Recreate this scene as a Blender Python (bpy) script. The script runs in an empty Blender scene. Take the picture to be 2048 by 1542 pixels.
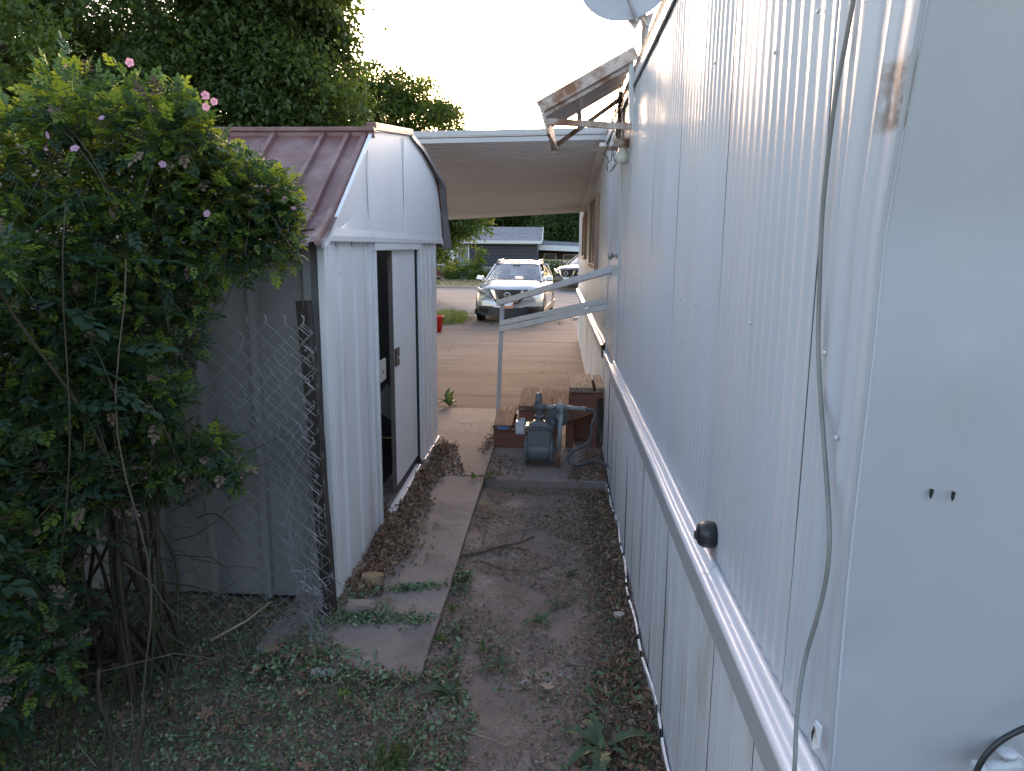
import bpy, math, random
import numpy as np
from mathutils import Vector, Matrix, noise as mnoise
R = math.radians
random.seed(7); rng = np.random.default_rng(7)
S = bpy.context.scene
C = S.collection

# ---------------------------------------------------------------- camera, sky, sun, exposure
cam_data = bpy.data.cameras.new('camera'); cam = bpy.data.objects.new('camera', cam_data); C.objects.link(cam)
PITCH, YAW, ROLL = R(10.735), R(3.433), R(0.4)
_f = Vector((-math.sin(YAW)*math.cos(PITCH), math.cos(YAW)*math.cos(PITCH), -math.sin(PITCH)))
_r = Vector((math.cos(YAW), math.sin(YAW), 0)); _u = _r.cross(_f)
_r2 = _r*math.cos(ROLL)+_u*math.sin(ROLL); _u2 = -_r*math.sin(ROLL)+_u*math.cos(ROLL)
cam.matrix_world = Matrix(((_r2.x,_u2.x,-_f.x,0),(_r2.y,_u2.y,-_f.y,0),(_r2.z,_u2.z,-_f.z,1.8),(0,0,0,1)))
cam_data.sensor_fit = 'HORIZONTAL'; cam_data.sensor_width = 36; cam_data.lens = 36*1475/2048
cam_data.clip_start = 0.05; cam_data.clip_end = 3000
cam_data.dof.use_dof = False
S.camera = cam
SUN_EL, SUN_AZ = R(12), R(-5.0)          # low sun ahead, azimuth measured from +Y towards +X
W = bpy.data.worlds.new('World'); S.world = W; W.use_nodes = True
nt = W.node_tree; bg = nt.nodes['Background']
sky = nt.nodes.new('ShaderNodeTexSky'); sky.sky_type = 'NISHITA'; sky.sun_disc = False
sky.sun_elevation = SUN_EL; sky.sun_rotation = SUN_AZ; sky.air_density = 1.0; sky.dust_density = 1.6; sky.ozone_density = 1.3
tint = nt.nodes.new('ShaderNodeMix'); tint.data_type = 'RGBA'; tint.blend_type = 'MULTIPLY'; tint.inputs['Factor'].default_value = 1   # slight dusk tint over the whole sky
tint.inputs['B'].default_value = (1.155, .97, .895, 1); nt.links.new(sky.outputs[0], tint.inputs['A']); nt.links.new(tint.outputs['Result'], bg.inputs[0]); bg.inputs[1].default_value = 0.15
sl = bpy.data.lights.new('sun', 'SUN'); sl.energy = 0.8; sl.angle = R(32); sl.color = (1, .80, .68)   # broad glow of the sky after sunset
so = bpy.data.objects.new('sun', sl); C.objects.link(so)
sd = Vector((math.sin(SUN_AZ)*math.cos(SUN_EL), math.cos(SUN_AZ)*math.cos(SUN_EL), math.sin(SUN_EL)))
so.rotation_euler = sd.to_track_quat('Z', 'Y').to_euler(); so.location = (0, 0, 30)
S.view_settings.view_transform = 'Standard'; S.view_settings.look = 'None'
S.view_settings.gamma = 1; S.view_settings.use_curve_mapping = False
S.view_settings.exposure = 2.55
S.render.engine = 'CYCLES'; S.cycles.max_bounces = 6; S.cycles.diffuse_bounces = 3; S.cycles.transparent_max_bounces = 8
S.cycles.use_denoising = True
S.cycles.sample_clamp_indirect = 6

# ---------------------------------------------------------------- helpers
ORG = {}
def tag(o, label=None, cat=None, group=None, kind=None):
    if label: o['label'] = label
    if cat: o['category'] = cat
    if group: o['group'] = group
    if kind: o['kind'] = kind
    return o
def empty(name, loc, label=None, cat=None, group=None, kind=None):
    o = bpy.data.objects.new(name, None); o.empty_display_size = .1; C.objects.link(o)
    o.location = loc; ORG[o] = Vector(loc)
    return tag(o, label, cat, group, kind)
def mesh_np(name, V, F, mats, midx=None, parent=None, smooth=False, origin=None):
    """V (n,3) world coordinates; F (m,k) with constant k"""
    V = np.asarray(V, dtype=np.float32); F = np.asarray(F, dtype=np.int32)
    if parent is not None: org = ORG[parent]
    else: org = Vector(origin) if origin is not None else Vector(((V[:,0].min()+V[:,0].max())/2, (V[:,1].min()+V[:,1].max())/2, V[:,2].min()))
    me = bpy.data.meshes.new(name)
    m, k = F.shape
    me.vertices.add(len(V)); me.vertices.foreach_set('co', (V-np.array(org, dtype=np.float32)).ravel())
    me.loops.add(m*k); me.loops.foreach_set('vertex_index', F.ravel())
    me.polygons.add(m); me.polygons.foreach_set('loop_start', np.arange(0, m*k, k, dtype=np.int32))
    try: me.polygons.foreach_set('loop_total', np.full(m, k, dtype=np.int32))
    except Exception: pass
    for mt in (mats if isinstance(mats, (list, tuple)) else [mats]): me.materials.append(mt)
    if midx is not None: me.polygons.foreach_set('material_index', np.asarray(midx, dtype=np.int32))
    me.polygons.foreach_set('use_smooth', np.full(m, smooth, dtype=bool))
    me.update(calc_edges=True); me.validate()
    o = bpy.data.objects.new(name, me); C.objects.link(o)
    if parent is not None: o.parent = parent
    else: o.location = org
    ORG[o] = org
    return o
class MB:
    def __init__(s): s.v = []; s.f = []; s.sm = []
    def add(s, vs, fs, sm=False):
        b = len(s.v); s.v += [Vector(p) for p in vs]; s.f += [[b+i for i in f] for f in fs]; s.sm += [sm]*len(fs); return s
    def box(s, a, b, rot=None, piv=None, sub=1):
        x0,y0,z0 = a; x1,y1,z1 = b
        vs = [Vector(p) for p in ((x0,y0,z0),(x1,y0,z0),(x1,y1,z0),(x0,y1,z0),(x0,y0,z1),(x1,y0,z1),(x1,y1,z1),(x0,y1,z1))]
        if rot is not None:
            pv = Vector(piv) if piv is not None else (Vector(a)+Vector(b))/2
            vs = [pv+rot@(p-pv) for p in vs]
        return s.add(vs, [(0,3,2,1),(4,5,6,7),(0,1,5,4),(1,2,6,5),(2,3,7,6),(3,0,4,7)])
    def hexa(s, p):   # 8 points bottom loop then top loop
        return s.add(p, [(0,3,2,1),(4,5,6,7),(0,1,5,4),(1,2,6,5),(2,3,7,6),(3,0,4,7)])
    def bar(s, p0, p1, w, h, up=(0,0,1)):
        p0 = Vector(p0); p1 = Vector(p1); d = (p1-p0).normalized(); u = Vector(up)
        x = d.cross(u)
        if x.length < 1e-4: x = d.cross(Vector((1,0,0)))
        x.normalize(); u = x.cross(d)
        x = x*w/2; u = u*h/2
        return s.hexa([p0-x-u, p0+x-u, p1+x-u, p1-x-u, p0-x+u, p0+x+u, p1+x+u, p1-x+u])
    def tube(s, pts, r, n=8, cap=True):
        pts = [Vector(p) for p in pts]; m = len(pts)
        rs = r if isinstance(r, (list, tuple)) else [r]*m
        b = len(s.v); prev = None
        for i, p in enumerate(pts):
            d = (pts[min(i+1, m-1)]-pts[max(i-1, 0)])
            if d.length < 1e-9: d = Vector((0,0,1))
            d.normalize()
            if prev is None:
                x = d.orthogonal().normalized()
            else:
                x = (prev-d*prev.dot(d))
                x = x.normalized() if x.length > 1e-6 else d.orthogonal().normalized()
            prev = x; y = d.cross(x)
            for k in range(n):
                a = 2*math.pi*k/n; s.v.append(p+(x*math.cos(a)+y*math.sin(a))*rs[i])
        for i in range(m-1):
            for k in range(n):
                k2 = (k+1) % n; s.f.append([b+i*n+k, b+i*n+k2, b+(i+1)*n+k2, b+(i+1)*n+k]); s.sm.append(True)
        if cap:
            s.f.append([b+k for k in range(n)][::-1]); s.sm.append(False)
            s.f.append([b+(m-1)*n+k for k in range(n)]); s.sm.append(False)
        return s
    def cyl(s, c0, c1, r, n=20, r2=None):
        return s.tube([c0, c1], [r, r if r2 is None else r2], n)
    def lathe(s, c, axis, prof, n=24):
        """prof: list of (distance along axis, radius)"""
        ax = Vector(axis).normalized(); x = ax.orthogonal().normalized(); y = ax.cross(x); c = Vector(c); b = len(s.v); m = len(prof)
        for t, r in prof:
            for k in range(n):
                a = 2*math.pi*k/n; s.v.append(c+ax*t+(x*math.cos(a)+y*math.sin(a))*r)
        for i in range(m-1):
            for k in range(n):
                k2 = (k+1) % n; s.f.append([b+i*n+k, b+i*n+k2, b+(i+1)*n+k2, b+(i+1)*n+k]); s.sm.append(True)
        s.f.append([b+k for k in range(n)][::-1]); s.sm.append(False); s.f.append([b+(m-1)*n+k for k in range(n)]); s.sm.append(False)
        return s
    def prism(s, poly, d):   # poly: list of 3D points, extruded by vector d
        n = len(poly); d = Vector(d); p = [Vector(q) for q in poly]
        return s.add(p+[q+d for q in p], [list(range(n))[::-1], list(range(n, 2*n))]+[[i, (i+1) % n, n+(i+1) % n, n+i] for i in range(n)])
    def build(s, name, mat, parent=None, bevel=0, origin=None):
        if parent is not None: org = ORG[parent]
        elif origin is not None: org = Vector(origin)
        else:
            xs = [p.x for p in s.v]; ys = [p.y for p in s.v]; zs = [p.z for p in s.v]
            org = Vector(((min(xs)+max(xs))/2, (min(ys)+max(ys))/2, min(zs)))
        me = bpy.data.meshes.new(name); me.from_pydata([tuple(p-org) for p in s.v], [], s.f)
        me.polygons.foreach_set('use_smooth', s.sm)
        for mt in (mat if isinstance(mat, (list, tuple)) else [mat]): me.materials.append(mt)
        me.update()
        o = bpy.data.objects.new(name, me); C.objects.link(o)
        if parent is not None: o.parent = parent
        else: o.location = org
        ORG[o] = org
        if bevel:
            bm = o.modifiers.new('bevel', 'BEVEL'); bm.width = bevel; bm.segments = 2; bm.limit_method = 'ANGLE'; bm.angle_limit = R(40)
        return o
def share(name, src, loc, parent, rot=None, scale=None):
    """another object with src's mesh; loc is in the parent's space"""
    o = bpy.data.objects.new(name, src.data if hasattr(src, 'data') else src); C.objects.link(o); o.parent = parent; o.location = loc
    if rot: o.rotation_euler = rot
    if scale: o.scale = scale
    ORG[o] = Vector((0,0,0))
    return o

# ---------------------------------------------------------------- materials
def mat(name, c1, c2=None, scale=4, rough=.6, bump=.15, bscale=None, metal=0, stretch=(1,1,1), spots=(), trans=None, spec=.5, coat=0, detail=6, bdist=.01, rvar=0):
    m = bpy.data.materials.new(name); m.use_nodes = True; n = m.node_tree.nodes; l = m.node_tree.links
    b = n['Principled BSDF']; b.inputs['Roughness'].default_value = rough; b.inputs['Metallic'].default_value = metal
    b.inputs['Specular IOR Level'].default_value = spec; b.inputs['Coat Weight'].default_value = coat
    tc = n.new('ShaderNodeTexCoord'); mp = n.new('ShaderNodeMapping'); mp.inputs['Scale'].default_value = stretch
    l.new(tc.outputs['Object'], mp.inputs['Vector'])
    def noise(sc, det=detail, r=.6):
        t = n.new('ShaderNodeTexNoise'); t.inputs['Scale'].default_value = sc; t.inputs['Detail'].default_value = det; t.inputs['Roughness'].default_value = r
        l.new(mp.outputs[0], t.inputs['Vector']); return t.outputs['Fac']
    def mix(fac, a, bb):
        x = n.new('ShaderNodeMix'); x.data_type = 'RGBA'; l.new(fac, x.inputs['Factor'])
        if isinstance(a, tuple): x.inputs['A'].default_value = (*a, 1)
        else: l.new(a, x.inputs['A'])
        if isinstance(bb, tuple): x.inputs['B'].default_value = (*bb, 1)
        else: l.new(bb, x.inputs['B'])
        return x.outputs['Result']
    def ramp(f, lo, hi):
        r = n.new('ShaderNodeMapRange'); r.inputs['From Min'].default_value = lo; r.inputs['From Max'].default_value = hi; l.new(f, r.inputs['Value']); return r.outputs[0]
    if c2 is None: c2 = tuple(v*.8 for v in c1)
    col = mix(ramp(noise(scale), .3, .7), c1, c2)
    for sp in spots:   # (colour, scale, lo, hi[, stretch])
        if len(sp) > 4:
            m2 = n.new('ShaderNodeMapping'); m2.inputs['Scale'].default_value = sp[4]; l.new(tc.outputs['Object'], m2.inputs['Vector'])
            t = n.new('ShaderNodeTexNoise'); t.inputs['Scale'].default_value = sp[1]; t.inputs['Detail'].default_value = 5; l.new(m2.outputs[0], t.inputs['Vector']); f = t.outputs['Fac']
        else: f = noise(sp[1], 8, .65)
        col = mix(ramp(f, sp[2], sp[3]), col, sp[0])
    l.new(col, b.inputs['Base Color'])
    if rvar:
        rr = n.new('ShaderNodeMapRange'); rr.inputs['To Min'].default_value = max(0, rough-rvar); rr.inputs['To Max'].default_value = min(1, rough+rvar)
        l.new(noise(scale*2), rr.inputs['Value']); l.new(rr.outputs[0], b.inputs['Roughness'])
    if bump:
        bp = n.new('ShaderNodeBump'); bp.inputs['Strength'].default_value = bump; bp.inputs['Distance'].default_value = bdist
        l.new(noise(bscale or scale*4, 8), bp.inputs['Height']); l.new(bp.outputs[0], b.inputs['Normal'])
    if trans is not None:
        tr = n.new('ShaderNodeBsdfTranslucent'); tr.inputs['Color'].default_value = (*trans, 1)
        mx = n.new('ShaderNodeMixShader'); mx.inputs[0].default_value = .45
        l.new(b.outputs[0], mx.inputs[1]); l.new(tr.outputs[0], mx.inputs[2]); l.new(mx.outputs[0], n['Material Output'].inputs['Surface'])
    return m
GRIME = ((.16,.13,.10), 60, .68, .74)
m_siding = mat('white_siding', (.53,.545,.57), (.465,.48,.51), 3, .34, .12, 90, stretch=(1,1,.15), spots=[((.30,.25,.2), 55, .72, .76), ((.52,.47,.40), 3.0, .62, .85, (1,1,.25))], bdist=.004)
m_endwall = mat('embossed_end_wall', (.42,.43,.445), (.375,.385,.40), 2, .5, .16, 60, stretch=(1,1,.5), spots=[((.40,.40,.39), 2.5, .5, .9, (1,1,.12))], bdist=.006)
m_skirt = mat('white_skirting', (.74,.745,.76), (.68,.685,.70), 5, .4, .08, 80, stretch=(1,1,.2), spots=[((.28,.22,.17), 90, .67, .72), ((.42,.34,.26), 6, .60, .85, (1,1,.35))], bdist=.003)
m_belt = mat('smooth_vinyl_white', (.62,.62,.65), (.58,.58,.61), 3, .35, .03, 20, spots=[((.5,.45,.4), 70, .72, .76)])
m_gap = mat('dark_gap', (.02,.02,.02), rough=.9, bump=0)
m_seam = mat('seam_painted_shadow', (.11,.105,.11), rough=.9, bump=0)  # dark lip colour imitates the shade under the overlapping sheet edge
m_shedw = mat('shed_white_paint', (.86,.86,.86), (.80,.80,.80), 3, .5, .2, 60, spots=[((.16,.12,.10), 70, .67, .70), ((.45,.42,.38), 2.2, .58, .85, (1,1,.3))], bdist=.004)
m_doorw = mat('door_white_paint', (.90,.90,.90), (.86,.86,.86), 3, .5, .1, 60)
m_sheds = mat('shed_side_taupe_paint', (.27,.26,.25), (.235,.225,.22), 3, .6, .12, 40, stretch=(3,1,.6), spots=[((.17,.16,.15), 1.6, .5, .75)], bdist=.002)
m_roof = mat('maroon_roof_paint', (.165,.075,.07), (.115,.054,.05), 5, .45, .4, 70, spots=[((.24,.165,.155), 3.2, .52, .75), ((.10,.045,.03), 9, .6, .75)], bdist=.006, rvar=.12)
m_rust = mat('rusty_white_metal', (.50,.42,.38), (.36,.28,.23), 6, .6, .3, 40, spots=[((.20,.085,.04), 6, .46, .58), ((.12,.05,.03), 14, .60, .68)], bdist=.005)
m_awnin = mat('awning_underside_paint', (.62,.54,.51), (.50,.43,.40), 4, .6, .2, 50, spots=[((.22,.11,.06), 8, .62, .72)])
m_dark = mat('dark_interior', (.03,.03,.03), rough=.9, bump=0)
m_concrete = mat('weathered_concrete', (.29,.235,.212), (.225,.18,.162), 3.5, .88, .55, 70, spots=[((.125,.102,.094), 2.0, .50, .72), ((.30,.26,.24), 9, .62, .8), ((.12,.09,.08), 60, .66, .72)], bdist=.006)
m_drive = mat('driveway_concrete', (.20,.148,.118), (.135,.10,.08), .9, .92, .5, 26, stretch=(.35,1,1), spec=.2, spots=[((.09,.065,.052), 2.0, .57, .72, (.25,1.3,1)), ((.23,.185,.155), 1.6, .60, .8, (.3,1.8,1))], bdist=.01, rvar=.05)
m_street = mat('street_asphalt', (.14,.14,.155), (.10,.10,.112), .8, .85, .5, 40, stretch=(.3,1,1), spec=.3, spots=[((.30,.295,.295), 1.2, .62, .68, (.12,1.4,1)), ((.05,.05,.055), 2.6, .6, .68, (.3,1.5,1))], bdist=.02, rvar=.08)
m_kerb = mat('pale_kerb_concrete', (.42,.37,.33), (.33,.29,.26), 3, .85, .4, 40)
m_dirt = mat('packed_dirt', (.31,.235,.20), (.215,.16,.135), 5, .95, .9, 45, spots=[((.40,.33,.30), 3.2, .54, .7), ((.15,.11,.09), 9, .55, .68), ((.19,.17,.11), 2.1, .58, .75)], bdist=.03)
m_lawn = mat('patchy_lawn', (.10,.12,.035), (.20,.17,.09), 1.2, .9, .8, 20, spots=[((.34,.29,.18), 1.3, .55, .65)], bdist=.04)
m_wood = mat('weathered_redwood', (.20,.108,.07), (.13,.07,.046), 5, .92, .6, 14, stretch=(6,.8,6), spots=[((.08,.045,.035), 9, .56, .64, (9,.5,9)), ((.33,.24,.19), 5, .55, .7, (7,.6,7))], bdist=.006)
m_woodgrey = mat('weathered_grey_wood', (.30,.21,.16), (.20,.14,.11), 5, .8, .7, 14, stretch=(6,.8,6), spots=[((.06,.045,.038), 9, .55, .62, (9,.5,9))], bdist=.006)
m_ply = mat('stained_step_side', (.23,.095,.06), (.16,.068,.045), 5, .7, .35, 20, stretch=(1,1,4), spots=[((.10,.05,.035), 5, .58, .68)], bdist=.004)
m_post = mat('old_post_wood', (.055,.042,.034), (.03,.024,.02), 5, .9, .8, 20, stretch=(8,8,.8), spots=[((.17,.14,.12), 9, .56, .66, (10,10,.6))], bdist=.01)
m_rail = mat('handrail_white_paint', (.60,.60,.61), (.50,.50,.51), 8, .5, .25, 50, spots=[((.22,.19,.17), 22, .62, .68)])
m_meter = mat('meter_grey_paint', (.145,.15,.158), (.115,.12,.127), 10, .45, .2, 90, spots=[((.22,.24,.26), 16, .66, .74)], bdist=.003)
m_meterl = mat('pipe_light_grey_paint', (.33,.34,.34), (.25,.26,.26), 12, .5, .2, 60, spots=[((.20,.10,.05), 20, .66, .7)])
m_tap = mat('tap_grey_paint', (.55,.56,.58), (.45,.46,.48), 20, .4, .05)
m_hose = mat('flex_conduit_grey', (.085,.095,.105), (.06,.068,.075), 10, .5, .1, 60)
m_plastic = mat('clear_plastic', (.55,.57,.58), (.5,.5,.5), 5, .15, 0)
m_blue = mat('blue_wrapper', (.03,.12,.42), (.25,.35,.5), 60, .4, .2)
m_wire = mat('galvanised_wire', (.33,.335,.35), (.22,.225,.235), 30, .45, 0, metal=.3)
m_wire2 = mat('bright_galvanised_wire', (.36,.37,.39), (.24,.245,.26), 30, .45, 0, metal=.3)
m_cable = mat('grey_cable', (.25,.25,.23), (.17,.17,.16), 10, .55, .05)
m_black = mat('black_plastic', (.02,.021,.023), (.03,.03,.032), 8, .35, .1, 60)
m_tyre = mat('tyre_rubber', (.018,.018,.018), rough=.85)
m_bulb = mat('glass_globe', (.62,.64,.60), (.5,.52,.48), 4, .25, 0)
m_dish = mat('dish_grey_paint', (.34,.35,.38), (.30,.31,.34), 3, .5, .02)
m_steel = mat('galvanised_steel', (.35,.35,.37), (.25,.25,.26), 9, .45, .1, metal=.5)
m_steelp = mat('dull_white_fascia', (.42,.42,.44), (.34,.34,.36), 2, .5, .1, 30, stretch=(.5,1,3), spots=[((.25,.17,.13), 5, .62, .75)])
m_chrome = mat('chrome', (.75,.76,.78), (.7,.7,.72), 4, .12, 0, metal=1)
m_red = mat('red_plastic', (.55,.01,.015), (.48,.01,.012), 3, .35, .02)
m_shingle = mat('grey_shingles', (.20,.215,.25), (.13,.14,.165), 6, .9, .5, 12, stretch=(.5,1.5,1.5), bdist=.03)
m_white = mat('white_trim', (.62,.63,.65), (.55,.56,.58), 5, .5, .05)
m_navy = mat('dark_purple_grey_siding', (.045,.043,.055), (.036,.035,.045), 3, .6, .1, 30)
m_brown = mat('brown_wall', (.055,.038,.03), (.04,.028,.022), 3, .8, .2)
m_yellow = mat('pale_yellow_rail', (.42,.40,.22), (.35,.33,.18), 4, .6, .05)
m_brick = mat('red_brown_stair_side', (.17,.06,.04), (.12,.05,.035), 8, .8, .3)
m_bark = mat('bark', (.065,.05,.04), (.035,.028,.023), 4, .95, .9, 12, stretch=(3,3,.7), bdist=.05)
m_barkp = mat('pale_bark', (.16,.12,.085), (.09,.07,.05), 4, .95, .7, 10, stretch=(3,3,.7), bdist=.04)
m_cane = mat('cane_bark', (.075,.06,.035), (.045,.035,.022), 12, .8, .3, 60)
m_canegreen = mat('green_cane', (.055,.07,.03), (.045,.05,.02), 12, .6, .2, 60)
def leafm(name, c, t, v=.7): return mat(name, c, tuple(x*v for x in c), 9, .5, .1, 60, trans=t, spec=.35)
m_l1 = leafm('maple_leaf_green', (.06,.10,.03), (.10,.16,.02))
m_l2 = leafm('maple_leaf_deep_green', (.04,.072,.026), (.065,.11,.015))
m_l3 = leafm('leaf_light_green', (.075,.115,.025), (.16,.20,.02))
m_r1 = leafm('rose_leaf_green', (.075,.125,.048), (.10,.17,.025))
m_r2 = leafm('rose_leaf_young', (.16,.24,.045), (.30,.36,.03))
m_r3 = leafm('rose_leaf_blue_green', (.052,.10,.066), (.065,.13,.04))
m_w1 = leafm('weed_leaf', (.14,.20,.115), (.08,.14,.03))
m_dry1 = mat('dry_leaf_brown', (.29,.168,.105), (.20,.118,.072), 20, .8, .3, 60)
m_dry2 = mat('dry_leaf_tan', (.42,.30,.21), (.32,.22,.155), 20, .8, .3, 60)
m_dry3 = mat('dry_leaf_dark', (.17,.115,.085), (.12,.08,.06), 20, .85, .3, 60)
m_clip = mat('cut_leaf_green', (.155,.24,.11), (.11,.175,.08), 20, .7, .2, 60)
m_clip2 = mat('cut_leaf_pale', (.27,.34,.20), (.20,.26,.15), 20, .7, .2, 60)
m_straw = mat('straw', (.42,.34,.24), (.32,.25,.17), 20, .8, .1)
m_rock = mat('rock', (.33,.26,.22), (.25,.19,.165), 9, .9, .7, 30, bdist=.01)
m_rocky = mat('yellow_stone', (.34,.24,.13), (.22,.16,.10), 9, .9, .7, 30, bdist=.01)
m_pink = leafm('pink_petal', (.60,.36,.50), (.5,.25,.35), .8)
m_litterp = mat('crumpled_white_paper', (.42,.40,.41), (.33,.31,.32), 14, .8, .4)

# ---------------------------------------------------------------- batching of small pieces
def rotmats(n, tilt=1.0, rg=None):
    """random rotations: yaw any, tilt limited"""
    rg = rg or rng
    yaw = rg.uniform(0, 2*np.pi, n); a = rg.normal(0, tilt, n); b = rg.normal(0, tilt, n)
    cz, sz = np.cos(yaw), np.sin(yaw); ca, sa = np.cos(a), np.sin(a); cb, sb = np.cos(b), np.sin(b)
    Z = np.zeros((n,3,3)); Z[:,0,0]=cz; Z[:,0,1]=-sz; Z[:,1,0]=sz; Z[:,1,1]=cz; Z[:,2,2]=1
    X = np.zeros((n,3,3)); X[:,0,0]=1; X[:,1,1]=ca; X[:,1,2]=-sa; X[:,2,1]=sa; X[:,2,2]=ca
    Yy = np.zeros((n,3,3)); Yy[:,0,0]=cb; Yy[:,0,2]=sb; Yy[:,1,1]=1; Yy[:,2,0]=-sb; Yy[:,2,2]=cb
    return Z@X@Yy
def batch(name, T, F, pos, rot, scale, mats, midx, parent=None, smooth=False):
    """T (t,3) template, F (f,k) faces, pos (n,3), rot (n,3,3), scale (n,) or (n,3)"""
    n = len(pos); T = np.asarray(T, float); F = np.asarray(F)
    sc = np.asarray(scale, float)
    if sc.ndim == 1: sc = np.repeat(sc[:,None], 3, 1)
    V = np.einsum('nij,ntj->nti', rot, T[None]*sc[:,None,:])+np.asarray(pos)[:,None,:]
    FF = (F[None]+(np.arange(n)*len(T))[:,None,None]).reshape(-1, F.shape[1])
    mi = np.repeat(np.asarray(midx), len(F))
    return mesh_np(name, V.reshape(-1,3), FF, mats, mi, parent, smooth)
LEAF4 = ([(0,0,0),(.32,.5,.09),(0,1,-.03),(-.32,.5,.09)], [(0,1,2),(0,2,3)])
LEAF6 = ([(0,0,0),(.26,.28,.05),(.28,.62,.06),(0,1,-.06),(-.28,.62,.06),(-.26,.28,.05)], [(0,1,2),(0,2,3),(0,3,4),(0,4,5)])
LOBED = ([(0,0,0),(.5,.05,.12),(.25,.35,.02),(.6,.75,.16),(.18,.65,.03),(0,1.05,-.1),(-.18,.65,.05),(-.58,.7,.2),(-.25,.35,.04),(-.48,.08,.14)],
         [(0,1,2),(0,2,4),(2,3,4),(0,4,5),(0,5,6),(0,6,8),(6,7,8),(0,8,9)])
CURL = ([(-.3,0,.22),(0,0,0),(.3,0,.18),(-.34,.5,.26),(0,.5,.05),(.32,.5,.3),(-.1,1,.2),(0,1,.12),(.12,1,.26)],
        [(0,1,4),(0,4,3),(1,2,5),(1,5,4),(3,4,7),(3,7,6),(4,5,8),(4,8,7)])
STICK = ([(-.5,0,0),(.5,0,0),(.3,.5,.0),(.5,1,.0),(-.5,1,0),(-.7,.5,0)], [(0,1,2),(0,2,5),(5,2,3),(5,3,4)])
# compound rose leaf: rachis with seven leaflets
def compound(seed, L=1.0, pairs=3):
    r = random.Random(seed); V = []; F = []
    def leaflet(base, ang, s, tilt):
        b = len(V); ca, sa = math.cos(ang), math.sin(ang)
        for (x,y,z) in LEAF6[0]:
            X = x*s*1.05; Y = y*s; V.append((base[0]+X*ca-Y*sa, base[1]+X*sa+Y*ca, base[2]+z*s+tilt*Y))
        for f in LEAF6[1]: F.append(tuple(b+i for i in f))
    for k in range(pairs):
        y = L*(.22+.26*k); z = -.10*L*(y/L)**2
        for sg in (-1,1): leaflet((sg*.01, y, z), -sg*R(r.uniform(48,72)), L*r.uniform(.30,.40), r.uniform(-.25,.1))
    leaflet((0, L*.86, -.08*L), R(r.uniform(-12,12)), L*.42, -.2)
    b = len(V); V.extend([(-.008,0,0),(.008,0,0),(.006,L*.88,-.08*L),(-.006,L*.88,-.08*L)]); F.append((b,b+1,b+2)); F.append((b,b+2,b+3))
    return V, F
def at_scatter(n, poly):
    """uniform points in a 2D polygon"""
    P = np.array(poly); lo = P.min(0); hi = P.max(0); out = []
    while len(out) < n:
        q = rng.uniform(lo, hi, (n*2, 2)); ins = np.zeros(len(q), bool); j = len(P)-1
        for i in range(len(P)):
            c = ((P[i,1] > q[:,1]) != (P[j,1] > q[:,1])) & (q[:,0] < (P[j,0]-P[i,0])*(q[:,1]-P[i,1])/(P[j,1]-P[i,1]+1e-12)+P[i,0])
            ins ^= c; j = i
        out += list(q[ins])
    return np.array(out[:n])

# ---------------------------------------------------------------- ground
def drive_z(y):
    return np.interp(y, [0, 9, 19, 21, 60], [0, 0, -.135, -.16, -.16])
def near_relief(x, y):
    return .012*np.sin(3.1*x+1.3*y)*np.cos(2.3*y-x)+.006*np.sin(11*x+3*y)*np.cos(9*y+4*x)+.003*np.sin(31*x)*np.cos(27*y+9*x)
def ground_z(x, y):
    x = np.asarray(x, float); y = np.asarray(y, float)
    near = -.035+near_relief(x, y)
    f = np.clip((y-5.2)/.3, 0, 1)
    z = near*(1-f)+f*(drive_z(y)-.07)
    lawn = np.where((y > 35.5), -.10, 0); z = np.where(y > 35.5, -.12, z)
    left = (x < -3.0) & (y > 9); z = np.where(left & (y < 20.8), drive_z(y)-.015, z)
    return z
xs = np.concatenate([[-600,-200,-80,-40,-20,-12,-8,-6,-5], np.arange(-4.5, 1.0, .04), [1.2,2,4,8,16,40,120,600]])
ys = np.concatenate([[-600,-100,-20,-6,-3], np.arange(-1, 6.2, .04), np.arange(6.4, 20, .5), np.arange(20, 60, 1.5), [80,150,400,900,2500]])
GX, GY = np.meshgrid(xs, ys); GZ = ground_z(GX, GY)
V = np.stack([GX, GY, GZ], -1).reshape(-1, 3); nx = len(xs)
ii, jj = np.meshgrid(np.arange(len(ys)-1), np.arange(nx-1), indexing='ij'); a = (ii*nx+jj).ravel()
g = mesh_np('ground', V, np.stack([a, a+1, a+nx+1, a+nx], -1), [m_dirt, m_lawn], None, smooth=True, origin=(0,0,0)); tag(g, kind='structure')
ctr = (V[a]+V[a+nx+1])/2
g.data.polygons.foreach_set('material_index', ((ctr[:,1] > 34) | ((ctr[:,0] < -2.9) & (ctr[:,1] > 9))).astype(np.int32))

def slab(parent, name, poly, zt, th, m, n=1, jitter=0):
    mb = MB(); zs = [zt(x, y) if callable(zt) else zt for x, y in poly]
    mb.prism([(x, y, z-th) for (x, y), z in zip(poly, zs)], (0, 0, th))
    return mb.build(name, m, parent, bevel=.008)
path = tag(empty('path', (-.8, 5, 0)), kind='structure')
j = .006
slab(path, 'path_slab', [(-1.34,2.99),(-1.22,2.94),(-1.10,2.90),(-.98,2.885),(-.86,2.85),(-.72,2.825),(-.60,2.82),(-.548,2.835),(-.552,3.1),(-.546,3.6),(-.550,4.2),(-.548,5.585),(-1.30,5.60)], 0, .075, m_concrete)
slab(path, 'path_slab', [(-1.30,5.60+j*1.5),(-.548,5.585+j),(-.548,8.05),(-1.42,8.07)], 0.003, .08, m_concrete)
slab(path, 'pad_slab', [(-.542,5.555),(.415,5.54),(.415,6.9),(-.542,6.9)], -.004, .08, m_concrete)
slab(path, 'pad_slab', [(-.542,6.91),(.415,6.91),(.415,8.04),(-.542,8.05)], -.006, .08, m_concrete)
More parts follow.
